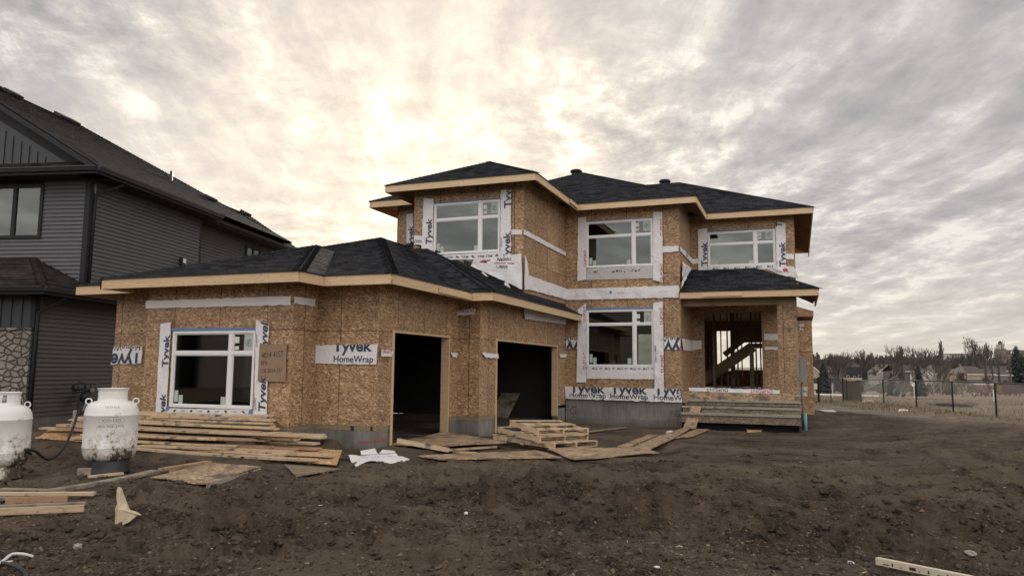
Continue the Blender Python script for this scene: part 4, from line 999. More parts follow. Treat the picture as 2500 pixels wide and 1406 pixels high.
# downspouts
def nb_tube(pts, r=.04, m=M_TRIM, nm='downspout'): MB().tube(pts, r, 8).build(nm, m, nb, True)
nb_tube([(E1-.05, .35, zr1-.12), (E1-.10, .30, zr1-.25), (.09, -.02, zr1-.62), (.07, -.02, .1)], .045)
nb_tube([(E2-.05, 2.35, ZR2-.12), (E2-.1, 2.3, ZR2-.25), (.07, 1.82, ZR2-.62), (.07, 1.78, 3.9)], .045)
# windows of the finished house
def nbwin(axis, a0, a1, z0, z1, c_, muntin=True, mids=()):
    f = MB(); F = .06
    def bx(p, q, r_, s_, o0=-.05, o1=.03):
        if axis == 'v': f.box(p, q, c_+o0, c_+o1, r_, s_)
        else: f.box(c_-o1, c_-o0, p, q, r_, s_)
    bx(a0-.03, a1+.03, z1-F, z1+.03); bx(a0-.03, a1+.03, z0-.03, z0+F); bx(a0-.03, a0+F, z0+F, z1-F); bx(a1-F, a1+.03, z0+F, z1-F)
    for m_ in mids: bx(m_-.06, m_+.06, z0+F, z1-F)
    w_ = f.build('window', M_TRIM, nb)
    g = MB(); (g.box(a0+F, a1-F, c_-.015, c_-.01, z0+F, z1-F) if axis == 'v' else g.box(c_+.01, c_+.015, a0+F, a1-F, z0+F, z1-F)); g.build('pane', M_GLASSN, w_)
    b_ = MB(); (b_.box(a0+F, a1-F, c_+.0, c_+.005, z0+F, z1-F) if axis == 'v' else b_.box(c_-.005, c_, a0+F, a1-F, z0+F, z1-F)); b_.build('blind', M_BLIND, w_)
    if muntin:
        q = MB(); edges = [a0+F]+list(mids)+[a1-F]
        for i in range(len(edges)-1):
            mm = (edges[i]+edges[i+1])/2; q.box(mm-.008, mm+.008, c_-.009, c_-.004, z0+F, z1-F)
        q.box(a0+F, a1-F, c_-.009, c_-.004, (z0+z1)/2-.008, (z0+z1)/2+.008); q.build('muntin', M_STEEL, w_)
nbwin('v', wu0, wu1, wz0, wz1, 1.66, True, (nat(40, 520, v=1.67).x-.04,))
a = nat(599, 605, u=-.5); b = nat(633, 620, u=-.5); nbwin('u', a.y, b.y, 5.2, nat(600, 600, u=-.5).z, -.48, False, ((a.y+b.y)/2,))
# wall vent hood, roof vents, vent pipe
p = nat(441, 638, u=.0); v_ = MB(); v_.box(.014, .13, p.y-.12, p.y+.12, p.z-.14, p.z+.10); v_.build('wall_vent', M_TRIM, nb, bevel=.01)
v_ = MB(); v_.box(.131, .14, p.y-.07, p.y+.11, p.z-.06, p.z+.09); v_.build('vent_flap', M_WHITEP, nb)
def rv(u, v, s=1.0, ln=.45):
    z = ZR2+PN*(E2-u)
    mb = MB(); ax = Vector((1, 0, -PN)).normalized(); n = Vector((PN, 0, 1)).normalized(); c_ = Vector((u, v, z))+n*.08
    mb.beam(c_-Vector((0, ln, 0)), c_+Vector((0, ln, 0)), .36*s, .13, up=n); mb.build('roof_vent', M_FELT, nb, bevel=.03)
rv(-5.0, 4.2, 1, .28); rv(-5.0, 3.4, 1, .25); rv(-4.95, 6.4, 1, .28); rv(-4.95, 6.95, 1, .2); rv(-1.35, 10.3, .8, .30); rv(-1.35, 13.2, .8, .30)
nb_tube([(-2.05, 8.7, 8.2), (-2.05, 8.7, 9.02)], .055, M_DKST, 'vent_pipe')
# gas meter set standing against the foundation
gm_p = nb.matrix_world
def nw(u, v, z): return NB+_U2*u+_V2*v+Vector((0, 0, z))
gp = nat(190, 1010, u=.25)
gas = empty('gas_meter', nw(.25, gp.y, 0), NA, 'dark gas meter and regulator pipes against the charcoal siding', 'gas meter')
mb = MB(); mb.tube([(0, 0, .05), (0, 0, .75), (0, .1, .82), (0, .22, .82)], .022); mb.tube([(0, .22, .55), (0, .22, 1.12), (0, -.02, 1.18), (0, -.12, 1.12)], .022); mb.tube([(0, .45, .72), (0, .45, 1.12), (.0, .62, 1.10)], .020); mb.tube([(0, -.15, .98), (0, .5, .92)], .028); mb.build('pipe', M_DKST, gas, True)
mb = MB(); mb.lathe([(0, .62), (.10, .63), (.145, .70), (.145, .80), (.10, .87), (.0, .88)], 20, 0, .25); mb.build('meter_body', M_DKST, gas, True)
mb = MB(); mb.lathe([(0, .0), (.085, .01), (.10, .04), (.085, .07), (0, .08)], 20); o = mb.build('regulator', M_DKST, gas, True); o.location = (0.02, -.17, 1.02); o.rotation_euler = (R(90), 0, R(20))
mb = MB(); mb.box(-.06, .06, .38, .52, .88, 1.0); mb.build('shutoff_valve', M_STEEL, gas, bevel=.015)
mb = MB(); mb.tube([(.05, .22, .66), (.10, .12, .52), (.12, .02, .35)], .035); mb.build('fitting', M_STEEL, gas, True)
mb = MB(); mb.box(-.09, -.02, -.08, .06, .1, .42); mb.build('outlet_cover', M_WHITEP, gas, bevel=.01)

# ------------------------------------------------------------------ ground level
_rs = np.random.RandomState(11); _tab = _rs.rand(4096).astype(np.float64)
def vnoise(x, y, seed=0):
    xi = np.floor(x).astype(np.int64); yi = np.floor(y).astype(np.int64); xf = x-xi; yf = y-yi
    u = xf*xf*xf*(xf*(xf*6-15)+10); v = yf*yf*yf*(yf*(yf*6-15)+10)
    def h(a, b): return _tab[((a*73856093) ^ (b*19349663) ^ (seed*83492791)) & 4095]
    return (h(xi, yi)*(1-u)+h(xi+1, yi)*u)*(1-v)+(h(xi, yi+1)*(1-u)+h(xi+1, yi+1)*u)*v
def fbm(x, y, sc, oct_=5, seed=0, gain=.5, ridge=False):
    t = 0; a = 1.0; s = 0
    for k in range(oct_):
        n = vnoise(x*sc+k*17.3, y*sc-k*9.1, seed+k)
        if ridge: n = 1-np.abs(2*n-1)
        t = t+a*n; s += a; a *= gain; ca, sa = math.cos(.6), math.sin(.6); x, y = x*ca-y*sa, x*sa+y*ca; sc *= 2.03
    return t/s
def sstep(a, b, x): t = np.clip((x-a)/(b-a), 0, 1); return t*t*(3-2*t)
_D = [0, 30, 45, 70, 110, 150, 220, 300, 400, 700, 1000, 3000]
_Z = [0, 0, 0, -.55, -1.43, -2.2, -3.5, -4.2, -2.7, 1.0, 7.0, 8.0]
def gbase(x, y):
    x = np.asarray(x, float); y = np.asarray(y, float)
    d = np.hypot(x, y); z = np.interp(d, _D, _Z)
    z = z-.20*sstep(16.5, 20, y)*(1-sstep(27, 34, y))*sstep(-8.5, -7, x)*(1-sstep(3, 8, x))
    return z
FLAT = []   # x, y, radius, level: trodden or covered spots
def gh(x, y): return float(gbase(x, y))
def gpt(px_, py_, dz=0.0):
    z = 0.0
    for _ in range(12):
        p = at(px_, py_, Z=z+dz); z = gh(p.x, p.y)
    return Vector((p.x, p.y, z+dz))
# ------------------------------------------------------------------ objects on the building plot
def flat(x, y, r, lv=None): FLAT.append((x, y, r, gh(x, y) if lv is None else lv))
def tank(name, loc, label, yaw=0.0, writing=True):
    t = empty(name, loc, yaw, label, 'propane tank', 'propane tanks')
    rr = .38
    prof = [(0, .16), (.20, .165), (.30, .185), (.345, .225), (.37, .29), (rr, .37), (rr, .375), (rr+.004, .38), (rr+.004, .39), (rr, .395), (rr, .86), (rr+.004, .865), (rr+.004, .875), (rr, .88), (.372, .945), (.348, 1.005), (.31, 1.05), (.24, 1.078), (.12, 1.095), (0, 1.10)]
    MB().lathe(prof, 56).build('tank_body', M_TANK, t, True)
    MB().lathe([(.29, .185), (.30, .12), (.305, .02), (.315, .0), (.295, .0), (.285, .02), (.28, .185)], 40).build('foot_ring', M_TANK if not writing else M_DKST, t, True)
    # collar with hand holes
    n = 48; mb = MB(); outer = [(.215, 1.07), (.205, 1.12), (.205, 1.235), (.222, 1.262), (.228, 1.275)]
    for k in range(len(outer)-1):
        for j in range(n):
            a0, a1 = 2*math.pi*j/n, 2*math.pi*(j+1)/n
            am = math.degrees((a0+a1)/2) % 180
            if k == 1 and (20 < am < 75) and not writing: continue
            for s_, fl in ((1, 0), (.965, 1)):
                q = [(outer[k][0]*s_*math.cos(a0), outer[k][0]*s_*math.sin(a0), outer[k][1]), (outer[k][0]*s_*math.cos(a1), outer[k][0]*s_*math.sin(a1), outer[k][1]), (outer[k+1][0]*s_*math.cos(a1), outer[k+1][0]*s_*math.sin(a1), outer[k+1][1]), (outer[k+1][0]*s_*math.cos(a0), outer[k+1][0]*s_*math.sin(a0), outer[k+1][1])]
                mb.face(q if not fl else q[::-1])
    r1, r0 = .228, .22
    for j in range(n):
        a0, a1 = 2*math.pi*j/n, 2*math.pi*(j+1)/n
        mb.face([(r1*math.cos(a0), r1*math.sin(a0), 1.275), (r1*math.cos(a1), r1*math.sin(a1), 1.275), (r0*math.cos(a1), r0*math.sin(a1), 1.275), (r0*math.cos(a0), r0*math.sin(a0), 1.275)])
    mb.build('collar', M_TANK, t, True)
    MB().tube([(0, 0, 1.08), (0, 0, 1.2)], .03, 10).build('valve', M_STEEL, t, True)
    for s_ in (-1, 1):
        pts = [(s_*(.325+.042*math.cos(a)), 0, 1.075+.042*math.sin(a)) for a in np.linspace(0, 2*math.pi, 17)]
        MB().tube(pts, .011, 8, cap=False).build('lifting_ring', M_TANK, t, True)
    if writing:
        for (s, z, h, m, bold) in (('403-968-3475', .715, .040, M_BLACK, .01), ('ICO-12D', .80, .042, M_BLACK, .02), ('TO STACK', 1.0, .03, M_BLACK, .0)):
            co_, fs_ = text_mesh(s, bold); k = h/.72; mb = MB()
            for x_, y_ in co_:
                a = x_*k*1.15/rr-math.pi/2; zz_ = z+y_*k; r_ = rr+.002 if z < .9 else None
                if r_ is None: r_ = np.interp(zz_, [.88, .945, 1.005, 1.05], [rr, .372, .348, .30])+.004
                mb.v.append((r_*math.cos(a), r_*math.sin(a), zz_))
            for f_ in fs_: mb.f.append(f_); mb.uv.append([(0, 0)]*len(f_))
            mb.build('lettering', plain('faded_stencil', (.30, .29, .27), .8), t)
        pts = [(a, .80+.055*math.sin(b)) for a, b in ((.36*math.cos(q)*1.35, q) for q in np.linspace(0, 2*math.pi, 33))]
        MB().tube([((rr+.002)*math.cos(-math.pi/2+a), (rr+.002)*math.sin(-math.pi/2+a), z) for a, z in pts], .002, 4, cap=False).build('printed_oval', plain('faded_stencil', (.30, .29, .27), .8), t)
    return t
t1p = Vector((-9.18, 8.42, .10)) if False else at(264, 1150, Z=.08)
def scale_to(px_, py_, D): p = far(px_, py_, D); return p
ta = far(264, 1151, 11.6); tb = far(-4, 1166, 11.3)
yawc = math.atan2(-ta.x, ta.y)
tank('propane_tank', ta, 'dirty white propane tank with stencilled phone number in front of the lumber pile', yawc, True)
tank('propane_tank', tb, 'white propane tank with open collar cut off by the left photo edge', yawc+.5, False)
flat(ta.x, ta.y, .9, ta.z); flat(tb.x, tb.y, .9, tb.z)
# rubber hose from the meter to the second tank
hp = [gas.location+Vector((.1, -.05, .45)), far(192, 1000, 14.5), far(178, 1045, 13.2), far(160, 1085, 12.5), far(140, 1110, 12.2), far(118, 1121, 12.0), far(100, 1112, 11.9), far(85, 1100, 11.6), far(62, 1097, 11.2), tb+Vector((.38, .2, .35))]
def smooth_path(pts, n=6):
    out = []; P_ = [Vector(p) for p in pts]; P_ = [P_[0]]+P_+[P_[-1]]
    for i in range(1, len(P_)-2):
        for k in range(n):
            t = k/n; a, b, c, d = P_[i-1], P_[i], P_[i+1], P_[i+2]
            out.append(.5*((2*b)+(c-a)*t+(2*a-5*b+4*c-d)*t*t+(3*b-a-3*c+d)*t*t*t))
    out.append(P_[-2]); return out
def solo(mbo, name, m, label, cat, group=None, smooth=False, bevel=0.0):
    """a thing that is one mesh: origin moved to its base"""
    V = np.array(mbo.v); c = Vector(((V[:, 0].min()+V[:, 0].max())/2, (V[:, 1].min()+V[:, 1].max())/2, V[:, 2].min()))
    mbo.uv = [u if u is not None else None for u in mbo.uv]
    mbo.v = [(x-c.x, y-c.y, z-c.z) for x, y, z in mbo.v]
    o = mbo.build(name, m, None, smooth, bevel); o.location = c
    if cat in ('board', 'sheet', 'plank', 'platform', 'block', 'batten') and c.z < .35 and 'leaning' not in name:
        V2 = V[np.argsort(V[:, 2])]; A0 = V.min(0); B0 = V.max(0); L = max(B0[0]-A0[0], B0[1]-A0[1]); i0 = np.argmin(V[:, 0]); i1 = np.argmax(V[:, 0])
        n_ = max(2, int(L/.45)) if cat != 'sheet' else 3
        for k in range(n_+1):
            q = V[i0]*(1-k/n_)+V[i1]*(k/n_); FLAT.append((q[0], q[1], .38 if cat in ('board', 'batten', 'block') else .6, float(min(q[2], c.z+.03)-.015)))
        if cat in ('sheet', 'platform'):
            for q in V[:: max(1, len(V)//14)]: FLAT.append((q[0], q[1], .4, float(q[2]-.03)))
    return tag(o, label, cat, group)
mb = MB().tube(smooth_path(hp), .022, 8); solo(mb, 'gas_hose', M_RUB, 'black rubber hose drooping between the gas meter and the left tank', 'hose', smooth=True)

# ---- the lumber pile under the garage window
LB = 'bare softwood board stacked in the pile under the garage window'
GP = 'boards stacked in the pile under the garage window'
rng = random.Random(5)
def board(p, q, wd, th, m, label, group=None, name='board', sag=0.0, seg=4, cat='board', up=(0, 0, 1)):
    mb = MB().beam(p, q, wd, th, up, sag, seg); return solo(mb, name, m, label, cat, group)
def pile_board(pxl, pxr, z, y, wd=.184, th=.038, tilt=0.0, m=None, yr=None):
    """board seen from photo column pxl to pxr, its front edge at world y"""
    a = at(pxl, 1060, Y=y); b = at(pxr, 1060, Y=yr if yr else y)
    return board((a.x, y+wd/2, z), (b.x, (yr if yr else y)+wd/2, z+tilt), wd, th, m or M_LUM, LB, GP, sag=rng.uniform(-.01, .03))
# rows: (left px, right px, z centre, y front, width)
rows = [(330, 700, .10, 10.9, .14), (150, 640, .14, 11.25, .184), (170, 575, .18, 11.0, .184), (180, 705, .14, 11.5, .184), (210, 560, .22, 11.15, .14),
        (300, 655, .22, 11.45, .184), (100, 470, .26, 11.6, .235), (240, 530, .26, 11.2, .14), (200, 735, .26, 11.75, .184), (120, 618, .305, 11.3, .14), (150, 720, .345, 11.5, .235),
        (260, 745, .305, 11.8, .184), (330, 700, .30, 12.0, .184), (180, 640, .385, 11.75, .14), (220, 715, .345, 12.0, .184), (300, 765, .20, 12.1, .235), (190, 795, .24, 12.2, .235), (330, 798, .30, 12.25, .14),
        (140, 660, .425, 12.0, .184), (330, 665, .425, 12.2, .14), (200, 635, .465, 12.1, .184), (345, 645, .505, 12.2, .184), (350, 652, .545, 12.15, .184), (330, 640, .585, 12.2, .14), (340, 648, .62, 12.2, .184)]
rows += [(300, 745, .06, 10.8, .184), (160, 690, .06, 11.1, .184), (420, 800, .10, 11.0, .184), (110, 620, .10, 11.3, .14), (350, 770, .14, 11.7, .235), (240, 712, .18, 11.8, .14), (145, 600, .345, 11.7, .184), (300, 672, .505, 12.35, .14), (250, 655, .385, 12.2, .184)]
for k in range(13): FLAT.append((-13.6+k*.5, 10.15, .75, -.03)); FLAT.append((-13.3+k*.5, 9.4, .6, -.02))
for (l, r_, z, y, wd) in rows:
    l += rng.uniform(-25, 25); r_ += rng.uniform(-18, 18)
    pile_board(l, r_, z+rng.uniform(-.004, .004)+.035, y, wd, .037, rng.uniform(-.02, .02), M_LUMR if rng.random() < .18 else M_LUM, y+rng.uniform(-.22, .22))
def sheet(cs, th, m, label, name='board_sheet', cat='sheet', group=None, nx=8, ny=5, curl=0.0, seed=0):
    """thin sheet through four ground corners, slightly warped"""
    c = [Vector(p) for p in cs]; mb = MB(); g = {}
    W_ = (c[1]-c[0]).length; H_ = (c[3]-c[0]).length; n = (c[1]-c[0]).cross(c[3]-c[0]).normalized()
    if n.z < 0: n = -n
    for s_ in (0, 1):
        for j in range(ny+1):
            for i in range(nx+1):
                u, v = i/nx, j/ny
                p = (c[0]*(1-u)+c[1]*u)*(1-v)+(c[3]*(1-u)+c[2]*u)*v
                p = p+n*(th*s_)+n*curl*mnoise.noise(Vector((u*2+seed, v*2, seed)))
                g[s_, i, j] = len(mb.v); mb.v.append(tuple(p))
    def uvq(i, j): return (i/nx*W_+seed, j/ny*H_+seed)
    for j in range(ny):
        for i in range(nx):
            a = [(i, j), (i+1, j), (i+1, j+1), (i, j+1)]
            mb.f.append(tuple(g[1, p[0], p[1]] for p in a)); mb.uv.append([uvq(*p) for p in a])
            mb.f.append(tuple(g[0, p[0], p[1]] for p in a[::-1])); mb.uv.append([uvq(*p) for p in a[::-1]])
    rim = [(i, 0) for i in range(nx)]+[(nx, j) for j in range(ny)]+[(i, ny) for i in range(nx, 0, -1)]+[(0, j) for j in range(ny, 0, -1)]
    for k in range(len(rim)):
        a, b = rim[k], rim[(k+1) % len(rim)]
        mb.f.append((g[0, a[0], a[1]], g[0, b[0], b[1]], g[1, b[0], b[1]], g[1, a[0], a[1]])); mb.uv.append([uvq(*a), uvq(*b), uvq(*b), uvq(*a)])
    return solo(mb, name, m, label, cat, group)
sheet([at(92, 1070, Y=11.2), at(200, 1078, Y=11.0), at(245, 1053, Y=11.9), at(118, 1050, Y=12.0)], .012, M_OSBN, 'pale strand board offcut under the left end of the lumber pile', curl=.01, seed=1)
sheet([at(700, 1126, Y=10.8), at(822, 1136, Y=10.7), at(835, 1100, Y=11.9), at(720, 1092, Y=12.0)], .013, M_OSBN, 'pale strand board panel sticking out of the right end of the pile', curl=.012, seed=2)
sheet([gpt(724, 1165, .02), gpt(728, 1163, .03), gpt(832, 1145, .05), gpt(694, 1134, .05)], .012, M_OSBG, 'grey pointed offcut of strand board right of the muddy platform', seed=3)
# muddy platform of a framed sheet, and pieces beside it
A_, B_, C2, D_ = at(368, 1167, Z=.09), at(505, 1182, Z=.11), at(636, 1141, Z=.15), at(515, 1131, Z=.15)
pl = sheet([A_, B_, C2, D_], .016, M_OSBD, 'muddy strand board platform lying at the foot of the lumber pile', 'wooden_platform', 'platform', curl=.02, seed=4)
fr = MB(); base = pl.location
fr.beam(B_-base-Vector((0, 0, .035)), C2-base-Vector((0, 0, .06)), .02, .10, seg=6); fr.build('platform_edge', M_STEP, pl)
board(at(392, 1146, Z=.10), at(510, 1127, Z=.10), .09, .04, M_LUMR, 'reddish stud lying half behind the muddy platform'); board(at(414, 1149, Z=.10), at(515, 1131, Z=.10), .02, .09, M_LUMR, 'stud on edge between the platform and the tank')
board(at(110, 1200, Z=.07), at(380, 1150, Z=.10), .16, .04, M_OLD, 'long weathered plank in the mud in front of the propane tanks', sag=.02)
board(at(0, 1196, Z=.07), at(120, 1199, Z=.07), .14, .045, M_OLD, 'dark weathered plank end below the left tank')
board(at(190, 1151, Z=.10), at(222, 1150, Z=.10), .09, .09, M_OLD, 'short block of wood left of the big tank foot', name='wood_block', cat='block')
board(at(216, 1163, Z=.10), at(300, 1155, Z=.10), .06, .03, M_LUM, 'thin lath wedged under the big tank')
board(at(-90, 1206, Z=.07), at(232, 1204, Z=.07), .10, .035, M_LUM, 'bright cut board at the left edge, upper of the near pair')
board(at(14, 1222, Z=.07), at(165, 1216, Z=.07), .04, .07, M_LUMR, 'tan stud on edge just below the bright board')
board(at(-60, 1218, Z=.07), at(80, 1216, Z=.07), .09, .03, M_OLD, 'short grey board end at the left photo edge')
board(at(-90, 1252, Z=.07), at(205, 1240, Z=.07), .05, .07, M_LUM, 'lowest near board at the left edge, half sunk in mud')
board(at(-40, 1238, Z=.07), at(210, 1228, Z=.07), .10, .03, M_OLD, 'muddy grey board between the two near boards')
# torn chunk of pale board standing in the mud
mb = MB(); c0 = gpt(283, 1282)
rngc = random.Random(3); outline = [(0, 0), (.055, .02), (.12, .06), (.20, .10), (.235, .115), (.16, .15), (.10, .17), (.075, .25), (.05, .33), (.045, .38), (.02, .42), (.0, .39), (-.01, .32), (-.02, .24), (-.04, .19), (-.035, .14), (-.02, .05)]
outline = [(x+rngc.uniform(-.01, .01), z+rngc.uniform(-.01, .01)) for x, z in outline]
ring = [[Vector((x, yy+.04*math.sin(z*9), z-.03)) for x, z in outline] for yy in (0, .03)]
cen = [Vector((.03, -.03, .16)), Vector((.03, .06, .16))]
for k in range(len(outline)):
    a, b = k, (k+1) % len(outline)
    mb.face([ring[0][a], ring[0][b], cen[0]]); mb.face([ring[1][b], ring[1][a], cen[1]]); mb.face([ring[0][b], ring[0][a], ring[1][a], ring[1][b]])
ck = mb.build('torn_board', plain('torn_wood', (.56, .46, .32), .8, .25, 14), None); ck.location = c0; ck.rotation_euler = (R(-8), R(-6), YAW); tag(ck, 'pale torn chunk of strand board standing upright in the mud', 'scrap'); flat(c0.x, c0.y, .25)
# white wrapped sheet with folded flaps
A_, B_, C2, D_ = gpt(868, 1140, .03), gpt(1000, 1122, .02), gpt(968, 1108, .05), gpt(846, 1114, .05)
ws = sheet([A_, B_, C2, D_], .01, M_WRAP, 'crumpled white printed sheet on the mud before the first garage opening', 'wrapped_sheet', 'sheet', curl=.11, nx=18, ny=10, seed=6)
for q in ([(882, 1110), (922, 1108), (915, 1094), (880, 1100)], [(924, 1107), (966, 1106), (962, 1100), (934, 1097)]):
    b0 = gpt(900, 1112); D = 13.2
    mb = MB(); P_ = [far(x, y, D)-ws.location for x, y in q]; mb.face(P_); mb.face([p+Vector((0, .012, 0)) for p in reversed(P_)]); mb.build('folded_flap', M_WRAP, ws)
mb = MB()
for k in range(26):
    u, v = rng.uniform(.1, .7), rng.uniform(.15, .8); p = (A_*(1-u)+B_*u)*(1-v)+(D_*(1-u)+C2*u)*v-ws.location+Vector((0, 0, .055))
    d = (B_-A_).normalized()*rng.uniform(.03, .10); e_ = (D_-A_).normalized()*.012; mb.face([p, p+d, p+d+e_, p+e_])
mb.build('printed_mark', M_BLACK, ws)
# ramp into the first garage
A_, B_, C2, D_ = Vector((-8.05, 14.10, .02)), far(1100, 1089, 14.55), far(1236, 1081, 15.7), Vector((-8.05, 16.75, .10))
rp = sheet([A_, B_, C2, D_], .02, M_OSBD, 'muddy strand board ramp sloping out of the first garage opening', 'wooden_ramp', 'ramp', curl=.015, seed=8)
mb = MB(); b0 = rp.location
mb.beam(far(1090, 1098, 14.6)-b0, far(1210, 1090, 15.6)-b0, .09, .045); mb.beam(far(970, 1075, 14.1)-b0, far(1095, 1098, 14.6)-b0, .05, .09); mb.build('ramp_support', M_LUM, rp)
board(far(1105, 1102, 14.8), far(1165, 1106, 14.9), .09, .04, M_LUM, 'short stud end poking out below the ramp')
# sheets on the ground
sheet([gpt(1075, 1123, .02), gpt(1372, 1118, .04), gpt(1310, 1100, .03), gpt(1022, 1113, .02)], .015, M_OSBD, 'long muddy strand board strip across the mud before the pallets', curl=.02, seed=9)
sheet([gpt(1402, 1122, .05), gpt(1610, 1106, .02), gpt(1560, 1090, .03), gpt(1335, 1098, .03)], .015, M_OSBD, 'pale muddy strand board sheet in front of the pallet stack', curl=.03, seed=10)
sheet([gpt(1507, 1091, .03), gpt(1537, 1091, .03), gpt(1606, 1063, .03), gpt(1585, 1061, .03)], .018, M_OSBD, 'left walkway plank of the board path to the steps', 'walkway_plank', 'plank', 'planks laid as a path to the steps', curl=.02, seed=11)
sheet([gpt(1545, 1093, .03), gpt(1585, 1098, .03), gpt(1650, 1068, .03), gpt(1612, 1063, .03)], .018, M_OSBD, 'middle walkway plank of the board path to the steps', 'walkway_plank', 'plank', 'planks laid as a path to the steps', curl=.02, seed=12)
sheet([gpt(1612, 1066, .04), gpt(1648, 1070, .04), gpt(1684, 1046, .04), gpt(1667, 1045, .04)], .018, M_OSBD, 'walkway plank ending at the foot of the leaning plank', 'walkway_plank', 'plank', 'planks laid as a path to the steps', curl=.02, seed=13)
sheet([gpt(1650, 1070, .03), gpt(1690, 1066, .03), gpt(1732, 1049, .03), gpt(1700, 1047, .03)], .018, M_OSBD, 'right walkway plank lying beside the foot of the leaning plank', 'walkway_plank', 'plank', 'planks laid as a path to the steps', curl=.02, seed=14)
A_, B_ = gpt(1668, 1046, .03), gpt(1699, 1047, .03); C2, D_ = at(1713, 991, Y=24.60), at(1688, 990, Y=24.60)
sheet([A_, B_, C2, D_], .03, M_OSBD, 'muddy plank leaning on the wooden front steps', 'leaning_plank', 'plank', curl=.01, seed=15)
board(gpt(1430, 1054, .02), gpt(1527, 1043, .02), .14, .03, M_OLD, 'grey board lying against the concrete foundation behind the pallets')
sheet([gpt(1824, 1055, .01), gpt(1858, 1054, .01), gpt(1862, 1050, .02), gpt(1822, 1050, .02)], .03, M_OSBN, 'small pale offcut lying in front of the steps', nx=3, ny=2)
# pallets: front corner, left corner (stringers run between them) and right corner
def pallet(F_, L_, R_, z, label, decks, th=.09):
    F_ = Vector(F_); L_ = Vector(L_); R_ = Vector(R_)
    o = empty('wood_pallet', F_, 0, label, 'pallet', 'stacked pallets'); a = L_-F_; b = R_-F_; up = b.cross(a).normalized(); up = up if up.z > 0 else -up
    def P_(s_, t_, h): return a*s_+b*t_+up*h
    for t_ in (.02, .5, .98): MB().beam(P_(0, t_, .065), P_(1, t_, .065), .038, th, up=up).build('stringer', M_LUM, o)
    for s_ in decks: MB().beam(P_(s_, 0, .121), P_(s_, 1, .121), .10, .018, up=up).build('deck_board', M_LUM, o)
    for s_ in (.04, .5, .96): MB().beam(P_(s_, 0, .010), P_(s_, 1, .010), .10, .018, up=up).build('deck_board', M_LUM, o)
    return o
pallet(far(1352, 1098, 14.9), far(1203, 1074, 16.3), far(1459, 1090, 16.1), 0, 'lowest pallet of the small stack before the second garage', (.04, .2, .36, .52, .68, .84, .97))
pallet(far(1316, 1082, 15.0), far(1213, 1056, 16.3), far(1437, 1075, 16.1), 0, 'middle pallet of the small stack, pushed to the left', (.04, .22, .45, .96))
pallet(far(1311, 1062, 15.2), far(1243, 1040, 16.2), far(1437, 1060, 16.1), 0, 'topmost tilted pallet of the small stack', (.04, .5, .62, .96))
pc = gpt(1375, 1090); flat(pc.x, pc.y, 1.2)
# printed white batten in the near right corner, other single scraps
a, b = gpt(2141, 1368, .07), gpt(2420, 1424, .07)
yb_ = board(a, b, .05, .055, plain('painted_batten', (.60, .53, .42), .6, .1), 'white printed batten lying in the near right corner', name='printed_batten', cat='batten')
mb = MB(); bl = yb_.location; d = (b-a).normalized(); nrm = d.cross(Vector((0, 0, 1))).normalized(); nrm = -nrm if nrm.y > 0 else nrm
for k in range(16):
    p = a+d*(.06+k*.07)-bl+nrm*.0265+Vector((0, 0, -.016)); w_ = .012 if k % 3 else .05; h_ = .024 if k % 2 else .008
    mb.face([p, p+d*w_, p+d*w_+Vector((0, 0, h_)), p+Vector((0, 0, h_))])
mb.build('printed_mark', M_BLACK, yb_)
board(gpt(2449, 1110, .03), gpt(2560, 1116, .03), .04, .03, M_LUM, 'thin pale lath on the dirt at the right edge')
board(gpt(1183, 1202), gpt(1183, 1202)+Vector((0, 0, .13)), .045, .03, M_OLD, 'short grey stake standing in the churned mud', name='stake', cat='stake', up=(1, 0, 0))
BLOBS = []
def blob(px_, py_, r, m, name, label, cat, sq=.5, seed=0, group=None):
    p = gpt(px_, py_); bm = bmesh.new(); bmesh.ops.create_icosphere(bm, subdivisions=3, radius=1.0)
    for v in bm.verts:
        n = mnoise.noise(v.co*1.6+Vector((seed, 0, 0)))*.5+mnoise.noise(v.co*4+Vector((seed, 3, 0)))*.25
        v.co *= 1+n; v.co = Vector((v.co.x*r, v.co.y*r*.7, v.co.z*r*sq))
    me = bpy.data.meshes.new(name); bm.to_mesh(me); bm.free(); me.materials.append(m); me.polygons.foreach_set('use_smooth', [True]*len(me.polygons))
    o = bpy.data.objects.new(name, me); COL.objects.link(o); o.location = p+Vector((0, 0, r*sq*.5)); o.rotation_euler = (0, 0, seed); BLOBS.append((o, r*sq*.35)); return tag(o, label, cat, group)
blob(2455, 1167, .17, M_WRAP, 'plastic_bag', 'flat white plastic bag on dark soil at the right', 'bag', .16, 1); blob(2394, 1181, .05, M_WRAP, 'paper_scrap', 'small white scrap just left of the plastic bag', 'scrap', .3, 2)
blob(190, 1331, .045, M_STONEP, 'pale_stone', 'whitish crumpled lump in the mud at lower left', 'stone', .6, 3); blob(246, 1190, .045, M_STONEP, 'pale_stone', 'pale pebble beside the long plank by the tanks', 'stone', .7, 4)
blob(360, 1357, .05, M_STONEP, 'pale_stone', 'round pale stone near the bottom left', 'stone', .7, 5); blob(1604, 1390, .035, M_WRAP, 'paper_scrap', 'small striped white scrap at the bottom of the mud', 'scrap', .4, 6)
blob(2276, 1315, .06, M_BRICKR, 'brick_piece', 'flat orange red brick chip on the mud at right', 'brick', .25, 7); blob(2370, 1361, .06, M_STONEP, 'pale_stone', 'tan stone between the brick chip and the batten', 'stone', .4, 8)
blob(2072, 1376, .05, M_WRAP, 'paper_scrap', 'thin white scrap left of the printed batten', 'scrap', .2, 9); blob(1750, 1247, .03, M_STONEP, 'pale_stone', 'tiny white pebble in the middle of the churned mud', 'stone', .9, 10)
